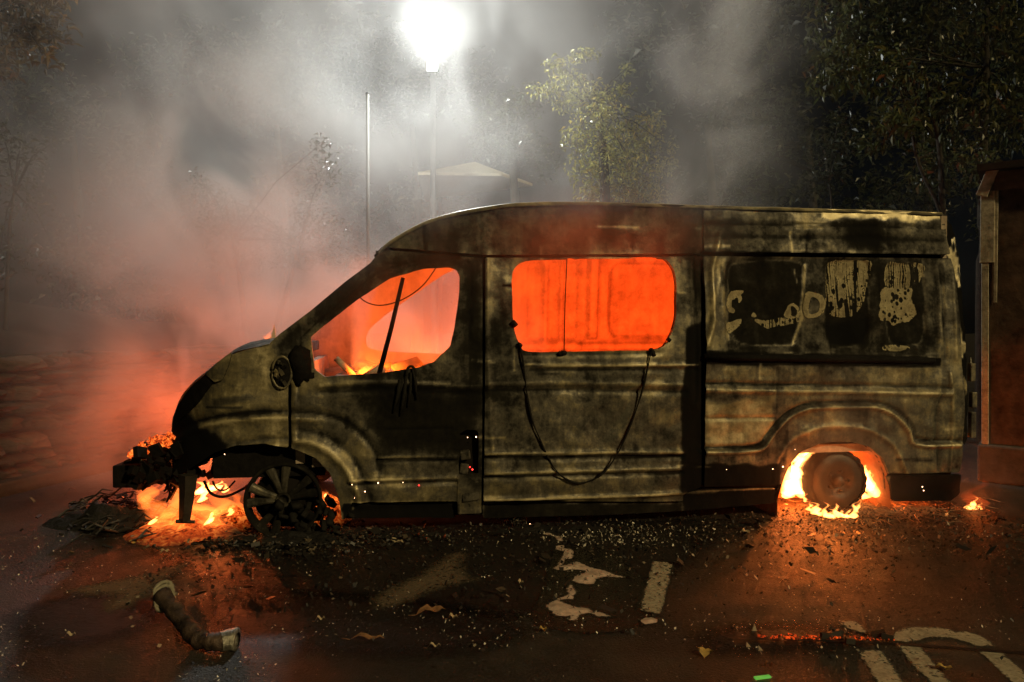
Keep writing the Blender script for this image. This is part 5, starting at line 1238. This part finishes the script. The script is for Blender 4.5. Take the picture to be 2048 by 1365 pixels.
def gauss(nt, X, Y, Z, c, r):
    t = None
    for v, a, q in zip((X, Y, Z), c, r):
        if q is None: continue
        d = mathn(nt, 'SUBTRACT', v, a); d = mathn(nt, 'MULTIPLY', d, 1.0/q); d = mathn(nt, 'MULTIPLY', d, d); t = d if t is None else mathn(nt, 'ADD', t, d)
    return mathn(nt, 'EXPONENT', mathn(nt, 'MULTIPLY', t, -1.0))
def big_smoke(nt, V, X, Y, Z):
    n1 = vnoise_n(nt, V, .34, 3.0, .9, (3, 1, 2), (1, .45, .7)); n2 = vnoise_n(nt, V, .95, 4.0, .8, (7, 2, 5), (1, .5, .8))
    nn = mathn(nt, 'MULTIPLY_ADD', n2, .45, mathn(nt, 'MULTIPLY', n1, .55))
    wisps = mapr(nt, nn, .42, .60, .10, 1.3); wisp2 = mapr(nt, n2, .40, .60, .04, 1.25)
    edge = mathn(nt, 'SUBTRACT', X, mathn(nt, 'MULTIPLY', Z, .10))
    right = mapr(nt, edge, .4, 2.8, 1.0, .10); left = mathn(nt, 'MULTIPLY', mapr(nt, X, -7.5, -3.0, .30, 1.0), mathn(nt, 'MAXIMUM', mapr(nt, X, -4.2, -3.2, 0.0, 1.0), mapr(nt, Z, .6, 2.6, .12, 1.0)))
    hole = mathn(nt, 'SUBTRACT', 1.0, mathn(nt, 'MULTIPLY', gauss(nt, X, Y, Z, (L0.x, LY-.6, L0.z), (1.55, 1.9, .72)), .76))
    base = mathn(nt, 'MULTIPLY', mathn(nt, 'MULTIPLY', right, left), mathn(nt, 'MULTIPLY', hole, .078)); base = mathn(nt, 'MULTIPLY', base, wisps)
    fr = mathn(nt, 'MULTIPLY', gauss(nt, X, Y, Z, (-3.15, 7.0, .9), (.95, 1.6, 1.5)), .72)
    dr = mathn(nt, 'MULTIPLY', gauss(nt, mathn(nt, 'ADD', X, mathn(nt, 'MULTIPLY', Z, .35)), Y, Z, (-1.8, 7.8, 2.4), (1.4, 1.2, 1.7)), .42)
    cb = mathn(nt, 'MULTIPLY', gauss(nt, X, Y, Z, (-1.0, 7.9, 1.1), (1.2, 1.1, .7)), .28)
    ax = mathn(nt, 'SUBTRACT', X, mathn(nt, 'MULTIPLY', Z, .13))
    pl = mathn(nt, 'MULTIPLY', gauss(nt, ax, Y, Z, (1.45, 7.0, 4.0), (.50, .6, 3.8)), .80)
    up = mapr(nt, Z, 2.1, 2.6, 0.0, 1.0); pl = mathn(nt, 'MULTIPLY', pl, up)
    pl = mathn(nt, 'MULTIPLY', pl, mathn(nt, 'MULTIPLY_ADD', wisp2, .62, .26))
    d = mathn(nt, 'ADD', mathn(nt, 'ADD', cb, fr), dr); d = mathn(nt, 'ADD', mathn(nt, 'MULTIPLY', d, wisp2), pl)
    yf = mapr(nt, Y, 5.6, 6.4, 0.0, 1.0)
    return mathn(nt, 'MULTIPLY', mathn(nt, 'ADD', d, base), yf)
b = MB(); b.box((-2.4, 10.0, 4.6), (7.6, 4.6, 4.55))
sm = b.build('smoke', smoke_mat('drifting_smoke', big_smoke), None, False); tag(sm, 'grey smoke drifting up behind the van and round the lamp', kind='stuff')
def win_smoke(nt, V, X, Y, Z):
    n1 = vnoise_n(nt, V, 1.5, 4.0, .5, (1, 4, 2), (1, 1, .7))
    w_ = mapr(nt, n1, .36, .64, .05, 1.0)
    g1 = gauss(nt, X, Y, Z, (2.35, -.02, 2.10), (.62, .16, .22)); g2 = gauss(nt, X, Y, Z, (.95, .02, 2.0), (.7, .16, .40))
    return mathn(nt, 'MULTIPLY', mathn(nt, 'ADD', mathn(nt, 'MULTIPLY', g1, 2.3), mathn(nt, 'MULTIPLY', g2, .7)), w_)
b = MB(); b.box((1.7, -.05, 2.12), (1.9, .36, .75))
s2 = b.build('smoke', smoke_mat('window_smoke', win_smoke), None, False); s2.location = tuple(VO); s2.rotation_euler = (0, 0, TH); tag(s2, 'smoke rolling out over the top of the middle window', kind='stuff')

def cab_smoke(nt, V, X, Y, Z):
    n1 = vnoise_n(nt, V, 1.8, 4.0, .6, (4, 4, 2), (1, 1, .8)); return mathn(nt, 'MULTIPLY', mapr(nt, n1, .34, .64, .15, 1.0), .38)
b = MB(); b.box((1.15, 1.0, 1.42), (.72, .72, .50))
s3 = b.build('smoke', smoke_mat('cab_smoke', cab_smoke), None, False); s3.location = tuple(VO); s3.rotation_euler = (0, 0, TH); tag(s3, 'smoke filling the cab behind the driver window', kind='stuff')
def wheel_glow_haze(nt, V, X, Y, Z):  # haze added to carry the fire's glow in front of the arch
    n1 = vnoise_n(nt, V, 2.4, 4.0, .8, (2, 6, 2), (1, 1, .6)); w_ = mapr(nt, n1, .36, .64, .15, 1.0)
    g1 = gauss(nt, X, Y, Z, (3.98, -.16, .50), (.45, .14, .42)); g2 = gauss(nt, X, Y, Z, (5.15, -.05, .25), (.16, .16, .28))
    return mathn(nt, 'MULTIPLY', mathn(nt, 'ADD', mathn(nt, 'MULTIPLY', g1, .75), mathn(nt, 'MULTIPLY', g2, 1.2)), w_)
b = MB(); b.box((4.35, -.17, .62), (1.25, .42, .60))
s4 = b.build('smoke', smoke_mat('wheel_glow_haze', wheel_glow_haze), None, False); s4.location = tuple(VO); s4.rotation_euler = (0, 0, TH); tag(s4, 'thin added haze carrying the glow over the burning rear wheel', kind='stuff')
